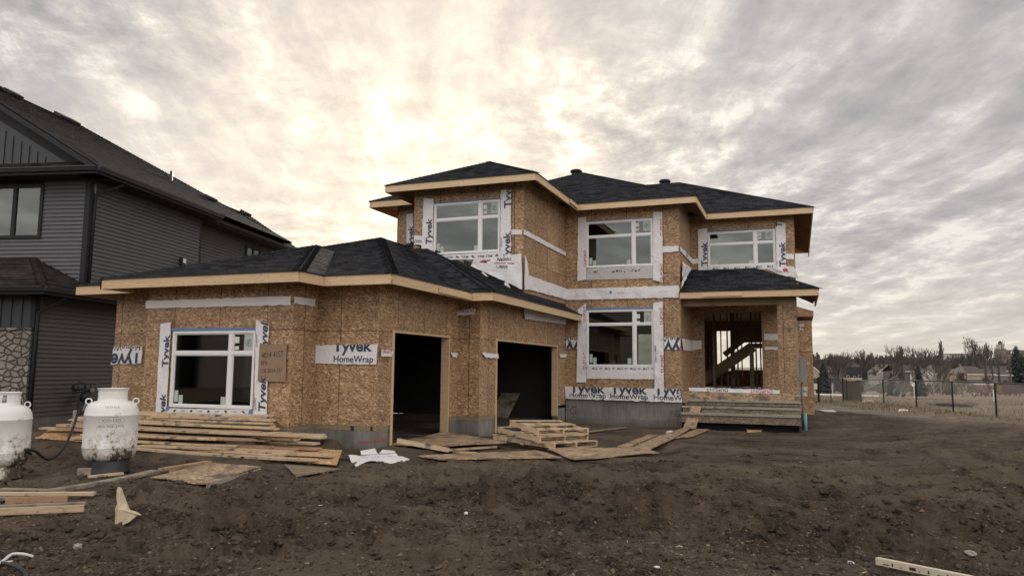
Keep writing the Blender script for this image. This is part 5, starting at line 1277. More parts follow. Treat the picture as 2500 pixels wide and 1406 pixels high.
blob(1138, 1275, .03, M_WRAP, 'paper_scrap', 'small white scrap on smoother mud near the centre', 'scrap', .5, 11); blob(934, 1195, .05, M_WRAP, 'paper_scrap', 'white scrap on the mud below the white sheet', 'scrap', .2, 12)
blob(1660, 1338, .035, M_STONEP, 'pale_stone', 'small whitish stone on the near centre mud', 'stone', .6, 13); blob(432, 1271, .04, M_OSBN, 'wood_chip', 'light wood chip on the mud right of the torn chunk', 'scrap', .25, 14)
blob(2022, 1006, .35, M_WRAP, 'plastic_bag', 'pale plastic sheet on the soil near the steps corner', 'bag', .12, 15); blob(2120, 984, .28, M_STONEP, 'pale_stone', 'pale rubble lump below the wooden pillar', 'stone', .5, 16); blob(2205, 1003, .22, M_WRAP, 'paper_scrap', 'whitish scraps on the soil before the fence', 'scrap', .3, 17)
blob(1635, 1057, .12, M_WRAP, 'paper_scrap', 'crumpled white scrap beside the walkway planks', 'scrap', .5, 18)
# curled pale pipe ends in the lower left corner
solo(MB().tube(smooth_path([gpt(-30, 1395, .03), gpt(8, 1368, .05), gpt(30, 1352, .07), gpt(58, 1352, .06), gpt(81, 1358, .03)]), .012, 8), 'plastic_hose', M_WHITEP, 'pale curved hose sticking out of the mud at lower left', 'hose', smooth=True)
solo(MB().tube(smooth_path([gpt(-20, 1372, .03), gpt(20, 1376, .05), gpt(45, 1385, .06), gpt(62, 1400, .03), gpt(66, 1420, .0)]), .016, 8), 'rubber_hose', M_RUB, 'dark curved hose end in the bottom left corner', 'hose', smooth=True)
solo(MB().tube(smooth_path([gpt(0, 1372, .02), gpt(22, 1371, .03), gpt(44, 1368, .02)]), .010, 8), 'plastic_hose', M_WHITEP, 'short straight white hose piece under the curved pale hose', 'hose', smooth=True)
# ------------------------------------------------------------------ chain-link fence at the back of the plot
fence = empty('chain_link_fence', gpt(2090, 978), 0, 'black chain link fence with posts and top rail along the back of the plot', 'fence')
fb = fence.location
def gz(p, h=0.0): return Vector((p[0], p[1], gh(p[0], p[1])+h))
FP = [gpt(2090, 979), gpt(2158, 986), gpt(2238, 995.5), gpt(2327.5, 1005), gpt(2433.5, 1019)]
d_ = (FP[4]-FP[1])/3; FP += [FP[4]+d_*k for k in (1, 2, 3)]
FL = [gpt(1971, 984), gpt(1978, 983), gpt(2000, 983.5), gpt(2029, 983), gpt(2059, 980.5), gpt(2068, 980)]
FH = 1.28
def post(p, r=.03, h=FH, par=fence): MB().tube([gz(p, -.3)-fb, gz(p, h)-fb], r, 8).build('fence_post', M_FENCE, par)
for p in FP: post(p, .032)
for p, r in zip(FL, (.03, .045, .045, .02, .045, .03)): post(p, r, FH+(.10 if r > .04 else 0))
def linkmat(t):
    uv = uvn(t); a = t.mapping(uv, rot=(0, 0, R(45)), sc=(1, 1, 1))
    s = t.n('ShaderNodeSeparateXYZ', {0: a}); k = 1/.055
    fx = t.math('FRACT', t.math('MULTIPLY', s.outputs[0], k)); fy = t.math('FRACT', t.math('MULTIPLY', s.outputs[1], k))
    m = t.math('MAXIMUM', t.math('LESS_THAN', fx, .13), t.math('LESS_THAN', fy, .13))
    return {'Base Color': (.03, .03, .032), 'Roughness': .5, 'Alpha': m}
M_LINK = mat('wire_mesh', linkmat)
def run(ps, rail=True):
    for i in range(len(ps)-1):
        a, b = gz(ps[i]), gz(ps[i+1]); L = (b-a).length
        if rail: MB().tube([a+Vector((0, 0, FH))-fb, b+Vector((0, 0, FH))-fb], .026, 8).build('top_rail', M_STEEL if False else M_FENCE, fence)
        mb = MB(); mb.face([a-fb+Vector((0, 0, .03)), b-fb+Vector((0, 0, .03)), b-fb+Vector((0, 0, FH)), a-fb+Vector((0, 0, FH))], [(0, 0), (L, 0), (L, FH), (0, FH)]); mb.build('wire_mesh', M_LINK, fence)
run(FP); run(FL[3:]); run(FL[:2])
gate = empty('park_gate', FL[1], 0, 'black metal pedestrian gate with notices beside the house corner', 'gate'); gb = FL[1]
g0, g1 = gz(FL[1]), gz(FL[2]); gd = (g1-g0)
MB().tube([g0+gd*.12-gb+Vector((0, 0, .08)), g0+gd*.90-gb+Vector((0, 0, .08)), g0+gd*.90-gb+Vector((0, 0, FH-.05)), g0+gd*.12-gb+Vector((0, 0, FH-.05)), g0+gd*.12-gb+Vector((0, 0, .08))], .022, 6).build('gate_frame', M_FENCE, gate)
for k in (.22, .45, .62): MB().tube([g0+gd*.12-gb+Vector((0, 0, k)), g0+gd*.9-gb+Vector((0, 0, k))], .012, 6).build('gate_bar', M_FENCE, gate)
for (a_, b_, c_, e_) in ((.15, .38, .55, 1.08), (.45, .85, .72, 1.02), (.40, .65, .50, .66)):
    mb = MB(); p, q = g0+gd*a_-gb, g0+gd*b_-gb; o_ = Vector((0, -.03, 0)); mb.face([p+o_+Vector((0, 0, c_)), q+o_+Vector((0, 0, c_)), q+o_+Vector((0, 0, e_)), p+o_+Vector((0, 0, e_))]); mb.face([q+Vector((0, 0, c_)), p+Vector((0, 0, c_)), p+Vector((0, 0, e_)), q+Vector((0, 0, e_))]); mb.build('notice', M_PAPER if a_ > .2 else M_METERB, gate)
run([FL[1], FL[2]], True); run([FL[2], FL[3]], True)
# wooden pillar between fence and gate
p0, p1 = gpt(2069, 979), gpt(2093, 979); c = (p0+p1)/2; wd = (p1-p0).length
pil = empty('wooden_pillar', c, math.atan2((p1-p0).y, (p1-p0).x), 'weathered wooden pillar with pale cap between the gate and the fence', 'pillar')
mb = MB(); n = 6
for k in range(n):
    x = -wd/2+wd*k/n; mb.beam((x+wd/n/2, -.28, -.1), (x+wd/n/2, -.28, 1.26), wd/n-.008, .03, up=(0, 1, 0))
mb.box(-wd/2, wd/2, -.26, .30, -.1, 1.26); mb.build('post_boards', wood('silver_boards', (.055, .046, .040), (.12, .104, .088), False), pil)
MB().box(-wd/2-.05, wd/2+.05, -.34, .36, 1.262, 1.46).build('pillar_cap', M_STONEP, pil)
sg = gpt(2033, 962); 
def pole_sign(px_, base_y, top_y, D, wpx, hpx, m, label, name='sign_post'):
    p = far(px_, base_y, D); t_ = far(px_, top_y, D); s = D/FPX
    o = empty(name, p, YAW, label, 'sign'); MB().tube([(0, 0, -.5), (0, 0, t_.z-p.z)], .04*s*30, 6).build('post', M_WHITEP, o)
    MB().box(-wpx*s/2, wpx*s/2, -.03, .03, t_.z-p.z-hpx*s, t_.z-p.z+.02).build('sign_panel', m, o); return o
pole_sign(2033, 965, 936, 60, 6, 14, M_METERB, 'small grey sign on a post behind the fence near the gate'); pole_sign(2232, 966, 935, 70, 9, 8, M_WHITEP, 'white box on a thin post in the field beyond the fence')
pole_sign(2426, 975, 951, 55, 2, 2, M_STONEP, 'thin pale marker pole standing behind the fence at right', 'marker_pole')

# ------------------------------------------------------------------ terrain sheet
def build_ground():
    th = np.concatenate([np.linspace(-180, -62, 40)[:-1], np.linspace(-62, 26, 1150), np.linspace(26, 180, 50)[1:]])   # azimuth in degrees, 0 = +y, negative = left
    th = np.radians(th)
    rr = np.concatenate([[.4, 1.2, 2.2], np.exp(np.linspace(math.log(3.2), math.log(24), 820)), np.exp(np.linspace(math.log(24.1), math.log(110), 300)), np.exp(np.linspace(math.log(115), math.log(3500), 60))])
    T_, R_ = np.meshgrid(th, rr); x = R_*np.sin(T_); y = R_*np.cos(T_)
    z = gbase(x, y); d = R_
    # churned band between the boards and the viewer, smoother trodden soil nearer and at right
    right = sstep(-1.0, 5.0, x-.25*(y-10))
    band = np.exp(-((y-(9.6+.15*x))/2.6)**2)*(1-.45*right)
    leftm = sstep(-3.5, -5.5, x)*np.exp(-((y-6.6)/2.2)**2)
    near = 1-sstep(5.2, 8.0, d)
    amp = .42+.50*band+.65*leftm+.25*near
    amp = amp*(1-.3*sstep(14, 20, y))
    lump = fbm(x, y, .55, 4, 3)-.5
    big = (fbm(x*.55, y*1.25, .9, 5, 21, .5, True)-.62)
    med = (fbm(x*.8, y*1.2, 2.6, 5, 41, .55, True)-.6)
    fin = fbm(x, y, 9.0, 4, 61, .6)-.5
    clod = np.maximum(0, fbm(x, y, 6.0, 3, 81, .55)-.56)*2.2
    wx, wy = x+.35*(fbm(x, y, 1.3, 2, 201)-.5), y+.35*(fbm(x, y, 1.3, 2, 211)-.5)
    churn = fbm(x*.7, y*1.1, .45, 3, 221); gate = sstep(.40, .60, churn); amp = amp*(.45+.95*gate)
    rg1 = fbm(wx*.55+wy*.10, wy*1.7-wx*.3, 1.15, 4, 231, .5, True); rg2 = fbm(wx*.8, wy*1.5, 3.4, 4, 241, .55, True); lum = fbm(wx, wy, 1.7, 3, 251)
    bump_ = .10*lump+.15*(rg1-.66)*amp+.115*(rg2-.66)*amp+.17*(lum-.5)*amp+.045*fin*(.35+amp)+.16*clod*amp
    # wheel ruts crossing the plot
    for (ax_, ay_, bx_, by_, w_, dp) in ((-4, 10.4, 9, 15.5, .35, .15), (-4.2, 8.6, 10, 13.2, .35, .15), (1, 6.2, 9, 11.5, .30, .12), (-7, 7.9, 2, 8.7, .4, .14), (3, 12, 16, 25, .5, .18), (1.5, 17, 12, 24, .4, .15)):
        dx, dy = bx_-ax_, by_-ay_; L = math.hypot(dx, dy); t_ = ((x-ax_)*dx+(y-ay_)*dy)/L; s_ = ((x-ax_)*-dy+(y-ay_)*dx)/L+.25*np.sin(t_*.8)
        msk = sstep(-.6, .6, t_)*(1-sstep(L-.6, L+.6, t_)); bump_ += msk*dp*1.5*(np.exp(-((np.abs(s_)-w_*1.25)/(w_*.45))**2)*.9-np.exp(-(s_/w_)**2))
    # soil heaps: right foreground, rim by the leaning batten, hollow at left
    bump_ = bump_-.03*(amp-.2)
    print('bump stats', float(np.median(bump_[(d > 5) & (d < 20)])), float(np.std(bump_[(d > 5) & (d < 20)])))
    for (px_, py_, r_, h_) in ((2420, 1262, .75, .26), (2310, 1290, .55, .16), (2170, 1395, .35, .10), (300, 1262, .5, .10), (470, 1200, .45, .16), (560, 1240, .45, -.16), (200, 1215, .35, .13), (1700, 1140, 1.0, .12), (1560, 1215, .7, .13), (1260, 1140, .8, .09), (2440, 1060, 2.5, .30), (2250, 1030, 3.5, .18), (1950, 1010, 1.5, .10)):
        p = at(px_, py_, Z=0); bump_ += h_*np.exp(-((x-p.x)**2+(y-p.y)**2)/r_**2)
    far_ = sstep(26, 60, d); bump_ = bump_*(1-far_*.5)+far_*.10*(fbm(x, y, .12, 3, 91)-.5)*sstep(40, 80, d)*2
    fm = np.ones_like(x); lv = np.zeros_like(x)
    for (fx, fy, fr_, l_) in FLAT:
        rc = math.hypot(fx, fy); i0 = max(0, np.searchsorted(rr, rc-2*fr_)-1); i1 = np.searchsorted(rr, rc+2*fr_)+1
        S = np.s_[i0:i1, :]; k = np.exp(-(((x[S]-fx)**2+(y[S]-fy)**2)/fr_**2)**2); fm[S] = np.minimum(fm[S], 1-k); z[S] = z[S]+(l_-z[S])*k
    # calm strips along the walls, pile and sheets
    k = sstep(10.3, 11.2, y)*(1-sstep(13.5, 14, y))*(1-sstep(-6.5, -5.5, x)); fm = np.minimum(fm, 1-.8*k)
    k = np.exp(-((y-(13.9+.0*x))/1.5)**2)*sstep(-8, -7, x)*(1-sstep(-2.5, -1, x)); fm = np.minimum(fm, 1-.6*k)
    k = np.exp(-((y-19.5)/5)**2)*sstep(-8, -6.6, x)*(1-sstep(-1, 2, x)); fm = np.minimum(fm, 1-.7*k)
    z = z+bump_*fm-.02*(1-fm)
    nr, nt_ = x.shape
    co = np.stack([x, y, z], -1).reshape(-1, 3).astype(np.float32)
    i = np.arange((nr-1)*(nt_-1)); r0 = i//(nt_-1); c0_ = i % (nt_-1); a = r0*nt_+c0_
    q = np.stack([a, a+1, a+nt_+1, a+nt_], -1)[:, ::-1].astype(np.int32)
    me = bpy.data.meshes.new('ground'); me.vertices.add(len(co)); me.vertices.foreach_set('co', co.ravel())
    me.loops.add(q.size); me.loops.foreach_set('vertex_index', q.ravel()); me.polygons.add(len(q))
    me.polygons.foreach_set('loop_start', np.arange(0, q.size, 4, dtype=np.int32)); me.polygons.foreach_set('use_smooth', np.ones(len(q), bool))
    me.update(); me.validate(); me.materials.append(M_SOIL)
    o = bpy.data.objects.new('ground', me); COL.objects.link(o); o['kind'] = 'structure'
    return x, y, z
gx, gy, gzz = build_ground()
for o, dz in BLOBS:   # small finds rest on the churned surface
    k = int(np.argmin((gx-o.location.x)**2+(gy-o.location.y)**2)); o.location.z = float(gzz.ravel()[k])+dz
# clods and crumbs of soil
def scatter_mesh(name, m, pts, base_v, base_f, kind='stuff', label=None):
    V = []; F = []; n0 = 0
    for (p, s, rot, sq) in pts:
        ca, sa = math.cos(rot), math.sin(rot)
        for (x, y, z) in base_v[int(rot*7) % len(base_v)]:
            V.append((p[0]+s*(x*ca-y*sa), p[1]+s*(x*sa+y*ca), p[2]+s*z*sq))
        for f in base_f: F.append(tuple(k+n0 for k in f))
        n0 += len(base_v[0])
    me = bpy.data.meshes.new(name); me.from_pydata(V, [], F); me.materials.append(m); o = bpy.data.objects.new(name, me); COL.objects.link(o); o['kind'] = kind
    if label: o['label'] = label
    return o
rs = np.random.RandomState(4)
bm = bmesh.new(); bmesh.ops.create_icosphere(bm, subdivisions=2, radius=1.0); bverts = [v.co.copy() for v in bm.verts]; bfaces = [tuple(v.index for v in f.verts) for f in bm.faces]; bm.free()
variants = []
for k in range(9): variants.append([tuple(v*(1+.8*(mnoise.noise(v*1.9+Vector((k*7.1, 0, 0)))))) for v in bverts])
nr, ntt = gx.shape
def ground_samples(n, rmin, rmax, cond=None):
    out = []
    while len(out) < n:
        i = rs.randint(3, nr-1); j = rs.randint(45, ntt-55); r_ = math.hypot(gx[i, j], gy[i, j])
        if r_ < rmin or r_ > rmax: continue
        x, y = gx[i, j], gy[i, j]
        if cond and not cond(x, y): continue
        if -15.3 < x < -6.9 and y > 12.3: continue
        if x < .1 and y > 24: continue
        out.append((x, y, gzz[i, j]))
    return out
bandf = lambda x, y: rs.rand() < (.15+.85*math.exp(-((y-9.6-.15*x)/2.8)**2)+(.6 if x < -4 and y < 9 else 0))
pts = [(p, .007+.05*rs.rand()**3.5, rs.rand()*6.28, .7) for p in ground_samples(15000, 4.5, 24, bandf)]
scatter_mesh('soil_clods', M_SOIL, pts, variants, bfaces)
bm = bmesh.new(); bmesh.ops.create_icosphere(bm, subdivisions=1, radius=1.0); bv1 = [v.co.copy() for v in bm.verts]; bf1 = [tuple(v.index for v in f.verts) for f in bm.faces]; bm.free()
var1 = [[tuple(v*(1+.9*(mnoise.noise(v*1.7+Vector((k*5.3, 2, 0)))))) for v in bv1] for k in range(9)]
def crumbm(t):
    p = objc(t); n = t.noise(p, 3.0, 5, .7); r = t.n('ShaderNodeTexWhiteNoise', {'Vector': t.vmath('SNAP', p, (.04, .04, .04))}, noise_dimensions='3D').outputs[0]
    c = t.mix(r, (.050, .037, .028), (.205, .160, .118)); return {'Base Color': t.mix(t.maprange(n, .4, .6, 0, .5), c, (.06, .045, .033)), 'Roughness': .95, 'Specular IOR Level': .15}
pts = [(p, .005+.022*rs.rand()**2.2, rs.rand()*6.28, .75) for p in ground_samples(30000, 4.2, 13, lambda x, y: rs.rand() < .25+.75*float(vnoise(np.array(x*1.4), np.array(y*1.9), 5)) > .45)]
scatter_mesh('soil_crumbs', mat('soil_crumb', crumbm), pts, var1, bf1)
def debrism(t):
    r = t.n('ShaderNodeTexWhiteNoise', {'Vector': t.vmath('SNAP', objc(t), (.06, .06, .06))}, noise_dimensions='3D').outputs[0]
    return {'Base Color': t.ramp(r, [(0, (.20, .15, .10)), (.4, (.40, .32, .22)), (.75, (.55, .50, .42)), (1, (.75, .74, .72))]), 'Roughness': .8}
M_DEB = mat('wood_crumbs', debrism)
chip = [[(-1, -.16, .0), (1, -.16, .15), (1, .16, .2), (-1, .16, .05), (-1, -.16, -.1), (1, -.16, .05), (1, .16, .08), (-1, .16, -.05)]]
cf = [(0, 1, 2, 3), (7, 6, 5, 4), (0, 4, 5, 1), (1, 5, 6, 2), (2, 6, 7, 3), (3, 7, 4, 0)]
pts = [((p[0], p[1], p[2]+.006), .006+.03*rs.rand()**4, rs.rand()*6.28, 1) for p in ground_samples(1300, 4.5, 28)]
scatter_mesh('wood_chip_litter', M_DEB, pts, chip, cf)

# ------------------------------------------------------------------ dry grass by and beyond the fence
def grassmat(t):
    r = t.n('ShaderNodeTexWhiteNoise', {'Vector': t.vmath('SNAP', objc(t), (.1, .1, 3.0))}, noise_dimensions='3D').outputs[0]
    return {'Base Color': t.ramp(r, [(0, (.085, .063, .040)), (.5, (.20, .155, .10)), (1, (.34, .275, .185))]), 'Roughness': .8}
M_GRASS = mat('dry_grass', grassmat)
def grass(name, n, region, h0, h1):
    V = np.zeros((n*3, 3), np.float32); k = 0
    while k < n:
        x, y = region()
        z = gh(x, y); a = rs.rand()*6.28; w_ = .012+.01*rs.rand(); h = h0+(h1-h0)*rs.rand()**2; lx, ly = (rs.rand()-.5)*h*.9, (rs.rand()-.5)*h*.9
        V[3*k] = (x-w_*math.cos(a), y-w_*math.sin(a), z-.05); V[3*k+1] = (x+w_*math.cos(a), y+w_*math.sin(a), z-.05); V[3*k+2] = (x+lx, y+ly, z+h); k += 1
    me = bpy.data.meshes.new(name); me.from_pydata([tuple(v) for v in V], [], [(3*i, 3*i+1, 3*i+2) for i in range(n)]); me.materials.append(M_GRASS)
    o = bpy.data.objects.new(name, me); COL.objects.link(o); o['kind'] = 'stuff'; return o
def reg_far():
    while True:
        x = rs.uniform(-4, 34); y = 24+rs.rand()**1.6*62
        if max(y+3.83*x-60.5, (y-1.84*x-43)*2.0) > rs.rand()*4 and x < y*.55+6: return x, y
def reg_edge():
    while True:
        x = rs.uniform(.5, 12); y = rs.uniform(22, 50)
        e_ = max(y+3.83*x-60.5, (y-1.84*x-43)*2)
        if -14 < e_ < .5 and rs.rand() < .25+.75*math.exp(e_/4): return x, y
grass('dry_grass', 42000, reg_far, .03, .20); grass('weeds', 9000, reg_edge, .03, .17)

# ------------------------------------------------------------------ park, trees and houses beyond the fence
M_BARK = plain('grey_bark', (.115, .098, .086), .9, .2, 2); M_BARKP = plain('pale_bark', (.24, .215, .19), .85, .2, 2); M_TWIG = plain('twig', (.080, .066, .058), .9, .15, 2)
def needlem(t):
    n = t.noise(objc(t), .5, 4, .6); return {'Base Color': t.mix(t.maprange(n, .35, .65), (.014, .024, .018), (.042, .060, .045)), 'Roughness': .85}
M_NEEDLE = mat('spruce_needles', needlem)
def gfar(px_, D, sink=0.0):
    """ground point at photo column px_, D metres ahead"""
    p = far(px_, 930, D); return Vector((p.x, p.y, gh(p.x, p.y)-sink))
def conifer(h, w_, seed, name='spruce_tree'):
    rg = random.Random(seed); o = bpy.data.objects.new(name, None); COL.objects.link(o)
    MB().tube([(0, 0, -.5), (0, 0, h*.97)], h*.018, 6, r1=h*.003).build('trunk', M_BARK, o)
    mb = MB(); nl = 26
    for k in range(nl):
        z = h*(.08+.90*k/nl); r_ = w_/2*(1-k/nl)**.85*(1+rg.uniform(-.18, .18))+.04*w_
        nb_ = 9+int(5*(1-k/nl))
        for j in range(nb_):
            a = 6.283*j/nb_+rg.uniform(0, .6); rr_ = r_*rg.uniform(.65, 1.15)
            tip = Vector((rr_*math.cos(a), rr_*math.sin(a), z-rr_*rg.uniform(.15, .42)))
            b = Vector((0, 0, z+h*.02)); s = Vector((-math.sin(a), math.cos(a), 0))
            for q in range(3):
                t0 = .18+q*.27; c0 = b.lerp(tip, t0); c1 = b.lerp(tip, min(1, t0+.42)); wd = rr_*.30*(1-q*.22)
                mb.face([c0+s*wd*rg.uniform(-.2, .2), c1+s*wd, c1+(tip-b)*.10-Vector((0, 0, h*.012)), c1-s*wd])
                mb.face([c0, c1+s*wd*.4+Vector((0, 0, h*.012)), c1-Vector((0, 0, h*.035)), c1-s*wd*.4+Vector((0, 0, h*.01))])
    mb.build('crown', M_NEEDLE, o); return o
def bare(h, spread, seed, mt, name='bare_tree', cols=False, levels=5):
    rg = random.Random(seed); o = bpy.data.objects.new(name, None); COL.objects.link(o); tr = MB(); tw = MB()
    def grow(p, d, L, r, lv):
        q = p+d*L; mid = p.lerp(q, .5)+Vector((rg.uniform(-1, 1), rg.uniform(-1, 1), 0))*L*.03
        (tr if lv <= 1 else tw).tube([p, mid, q], r, 5 if lv < 3 else 3, cap=False, r1=r*.6)
        if lv >= levels: return
        for k in range(rg.choice((3, 4)) if lv else 6):
            t = rg.uniform(.3, 1.0) if k else 1.0
            b = p.lerp(q, t); az = rg.uniform(0, 6.283); ang = rg.uniform(.25, .75)*spread*(.3 if k == 0 else 1)
            s_ = d.orthogonal().normalized(); s_ = Matrix.Rotation(az, 3, d) @ s_
            nd = (d*math.cos(ang)+s_*math.sin(ang)+Vector((0, 0, .18))).normalized()
            grow(b, nd, L*rg.uniform(.50, .78), max(r*.5, h*.0026), lv+1)
    if not cols: grow(Vector((0, 0, -.3)), Vector((rg.uniform(-.03, .03), rg.uniform(-.03, .03), 1)).normalized(), h*.34, h*.016, 0)
    else:
        tr.tube([(0, 0, -.3), (0, 0, h*.5), (h*.01, 0, h)], h*.014, 5, cap=False, r1=h*.002)
        for k in range(70):
            t = rg.uniform(.10, .97); az = rg.uniform(0, 6.283); ang = rg.uniform(.22, .42)*spread*2; L = h*(.10+.20*(1-t))*rg.uniform(.6, 1.1)
            d = Vector((math.cos(az)*math.sin(ang), math.sin(az)*math.sin(ang), math.cos(ang))); p = Vector((0, 0, h*t)); q = p+d*L+Vector((0, 0, L*.15))
            tw.tube([p, p.lerp(q, .5)+Vector((math.cos(az), math.sin(az), 0))*L*.05, q], h*.0045, 3, cap=False, r1=h*.0024)
            for j in range(4):
                b = p.lerp(q, rg.uniform(.3, .95)); az2 = rg.uniform(0, 6.283); e_ = b+Vector((math.cos(az2)*.4, math.sin(az2)*.4, 1))*L*rg.uniform(.15, .4); tw.tube([b, e_], h*.0028, 3, cap=False, r1=h*.0016)
    tr.build('trunk', mt, o); tw.build('crown', M_TWIG, o); return o
protoC = [conifer(10, 4.6, 1), conifer(10, 3.4, 2), conifer(10, 5.6, 3)]
protoB = [bare(10, 1.0, 5, M_BARK), bare(10, 1.15, 6, M_BARKP, 'birch_tree'), bare(10, .85, 7, M_BARK)]
protoP = [bare(10, .42, 8, M_BARK, 'poplar_tree', True), bare(10, .36, 9, M_BARKP, 'poplar_tree', True)]
used = set()
TOPZ = {o.name: max(v.co.z for c_ in o.children for v in c_.data.vertices) for o in protoC+protoB+protoP}
def plant(proto, px_, top_y, D, label, cat='tree', group='trees beyond the fence', sx=1.0):
    if proto.name not in used: used.add(proto.name); o = proto
    else:
        o = proto.copy(); COL.objects.link(o)
        for c_ in proto.children: q = c_.copy(); COL.objects.link(q); q.parent = o
    p = gfar(px_, D); top = far(px_, top_y, D).z; s = max(.5, (top-p.z))/TOPZ[proto.name]
    o.location = p; o.scale = (s*sx, s*sx, s); o.rotation_euler = (0, 0, (px_*7.3) % 6.28); tag(o, label, cat, group); return o
# spruces: column, top row, distance
for i, (x, ty, D, k, sx, lb) in enumerate((
    (2010, 882, 120, 2, .85, 'large dark spruce right beside the house corner'), (1980, 861, 300, 1, 1.0, 'spruce spire standing just right of the house wall'), (1997, 859, 320, 0, 1.0, 'second spruce spire from the house wall'),
    (2030, 862, 330, 2, 1.0, 'broad spruce above the grey house roof'), (2070, 868, 340, 2, 1.1, 'spruce behind the dark two storey house'), (2176, 909, 105, 0, 1.0, 'small spruce in front of the white gabled house'),
    (2243, 889, 110, 0, 1.05, 'slim spruce left of the paired birches'), (2263, 862, 420, 1, 1.0, 'small dark spruce on the skyline left of the tall poplar'), (2298, 853, 330, 1, 1.2, 'pointed spruce rising beside the tall poplar'),
    (2485, 843, 260, 2, 1.0, 'big dark spruce in front of the church roof'), (2352, 861, 430, 1, .8, 'first dark conifer before the pale apartment block'), (2366, 859, 430, 1, .8, 'second dark conifer before the pale apartment block'),
    (2375, 860, 430, 1, .7, 'third dark conifer before the pale apartment block'), (2392, 866, 420, 2, 1.0, 'rounded conifer at the end of the apartment block'), (2128, 874, 380, 2, 1.0, 'spruce behind the roofs left of the white gabled house'), (2498, 864, 240, 2, 1.0, 'dark spruce cut by the right photo edge'))):
    plant(protoC[k], x, ty, D, lb, group='spruces beyond the fence', sx=sx)
for i, (x, ty, D, k, sx, lb) in enumerate((
    (1973, 822, 190, 0, .6, 'tall thin bare tree against the house corner'), (2049, 855, 150, 1, .9, 'bare birch in front of the dark house'), (2110, 850, 300, 0, 1.0, 'bare tree cluster left of the poplars'), (2178, 840, 170, 1, .9, 'bare forked birch over the white gabled house'),
    (2228, 846, 200, 0, .8, 'bare tree left of the slim spruce'), (2196, 838, 260, 2, .8, 'tall bare tree right of the white gabled house'), (2252, 843, 320, 2, .9, 'bare tree on the skyline over the brown roofs'),
    (2278, 848, 115, 1, .95, 'pale birch with leaning trunks near the fence'), (2296, 866, 120, 1, .8, 'second pale birch leaning right near the fence'), (2404, 817, 230, 0, 1.0, 'large bare tree left of the church tower'), (2421, 830, 250, 2, .7, 'bare tree just left of the church tower'),
    (2454, 852, 280, 0, .8, 'bare tree rising before the church tower'), (2148, 858, 290, 2, .9, 'small bare tree above the white gable ridge'), (2322, 868, 280, 0, .9, 'low bare tree right of the tall poplar'), (2412, 908, 120, 0, .9, 'small dark bare tree in front of the right bungalow'), (2349, 900, 110, 2, 1.1, 'low bare bushy tree beside the round bush'))):
    plant(protoB[k], x, ty, D, lb, group='bare trees beyond the fence', sx=sx)
for i, (x, ty, D, k, sx, lb) in enumerate((
    (2104, 855, 270, 0, .8, 'leftmost bare poplar column'), (2112, 851, 270, 1, .8, 'second bare poplar column from the left'), (2133, 858, 280, 0, .8, 'bare poplar right of the dark two storey house'), (2202, 842, 240, 0, 1.0, 'dark bare poplar right of the white gabled house'),
    (2232, 843, 250, 1, .8, 'thin bare poplar left of the skyline spruces'), (2301, 829, 210, 0, 1.3, 'tallest bare poplar in the middle of the skyline'), (2408, 880, 200, 1, .9, 'bare poplar before the big spruces at right'), (2423, 878, 200, 0, .9, 'bare poplar below the church tower'),
    (2440, 878, 200, 1, .8, 'slim poplar below the church roof'), (2466, 872, 200, 0, .8, 'poplar trunk before the church gable'), (2364, 870, 300, 0, .7, 'poplar right of the crane mast'), (2378, 868, 300, 1, .7, 'poplar before the apartment windows'), (2018, 862, 260, 0, .7, 'poplar behind the large dark spruce'))):
    plant(protoP[k], x, ty, D, lb, group='bare poplars beyond the fence', sx=sx)
rgt = random.Random(31)
for k in range(34):
    plant(protoB[k % 3] if k % 5 else protoP[k % 2], rgt.uniform(1985, 2340), rgt.uniform(858, 884), rgt.uniform(240, 420), 'bare tree in the loose hazy row rising behind the roofs beyond the fence', group='bare trees in the row behind the roofs', sx=rgt.uniform(.8, 1.2))
# far wood line
rg = random.Random(9); mb = MB()
for k in range(420):
    px_ = rg.uniform(1965, 2560); D = rg.uniform(340, 700); p = gfar(px_, D, 1); top = far(px_, rg.uniform(866, 892), D).z; h = max(3, top-p.z); w_ = rg.uniform(2.0, 5.5)
    n_ = 14
    for q in range(n_):
        a = rg.uniform(0, 6.28); zz_ = p.z+h*rg.uniform(.0, .95); r_ = w_*rg.uniform(.2, 1.0)*(1-.6*(zz_-p.z)/h); c_ = Vector((p.x+r_*math.cos(a), p.y+r_*math.sin(a), zz_)); s_ = rg.uniform(.6, 1.6)
        mb.face([c_+Vector((-s_, 0, -s_)), c_+Vector((s_, rg.uniform(-1, 1), -s_*.8)), c_+Vector((rg.uniform(-.4, .4), 0, s_*1.6))]); mb.face([c_+Vector((0, -s_, -s_)), c_+Vector((0, s_, -s_)), c_+Vector((0, 0, s_*1.3))])
wl = mb.build('treeline', plain('wood_mass', (.060, .055, .046), .95, .35, .08), None); wl['kind'] = 'stuff'
mb = MB()
for k in range(130):
    px_ = rg.uniform(1965, 2530); D = rg.uniform(120, 330); p = gfar(px_, D, .2); s_ = rg.uniform(.5, 1.5)
    if D < 135 and px_ < 2350 and rg.random() < .7: continue
    for q in range(26):
        a = rg.uniform(0, 6.28); r_ = s_*rg.uniform(.0, 1.6); c_ = p+Vector((r_*math.cos(a), r_*math.sin(a), rg.uniform(.1, 1.7)*s_)); t_ = rg.uniform(.08, .2)
        mb.face([c_+Vector((-t_, 0, 0)), c_+Vector((t_, 0, 0)), c_+Vector((rg.uniform(-.5, .5), rg.uniform(-.3, .3), rg.uniform(.6, 1.3)))*1.0])
bs_ = mb.build('undergrowth', plain('brush_twigs', (.10, .082, .068), .95, .3, .3), None); bs_['kind'] = 'stuff'
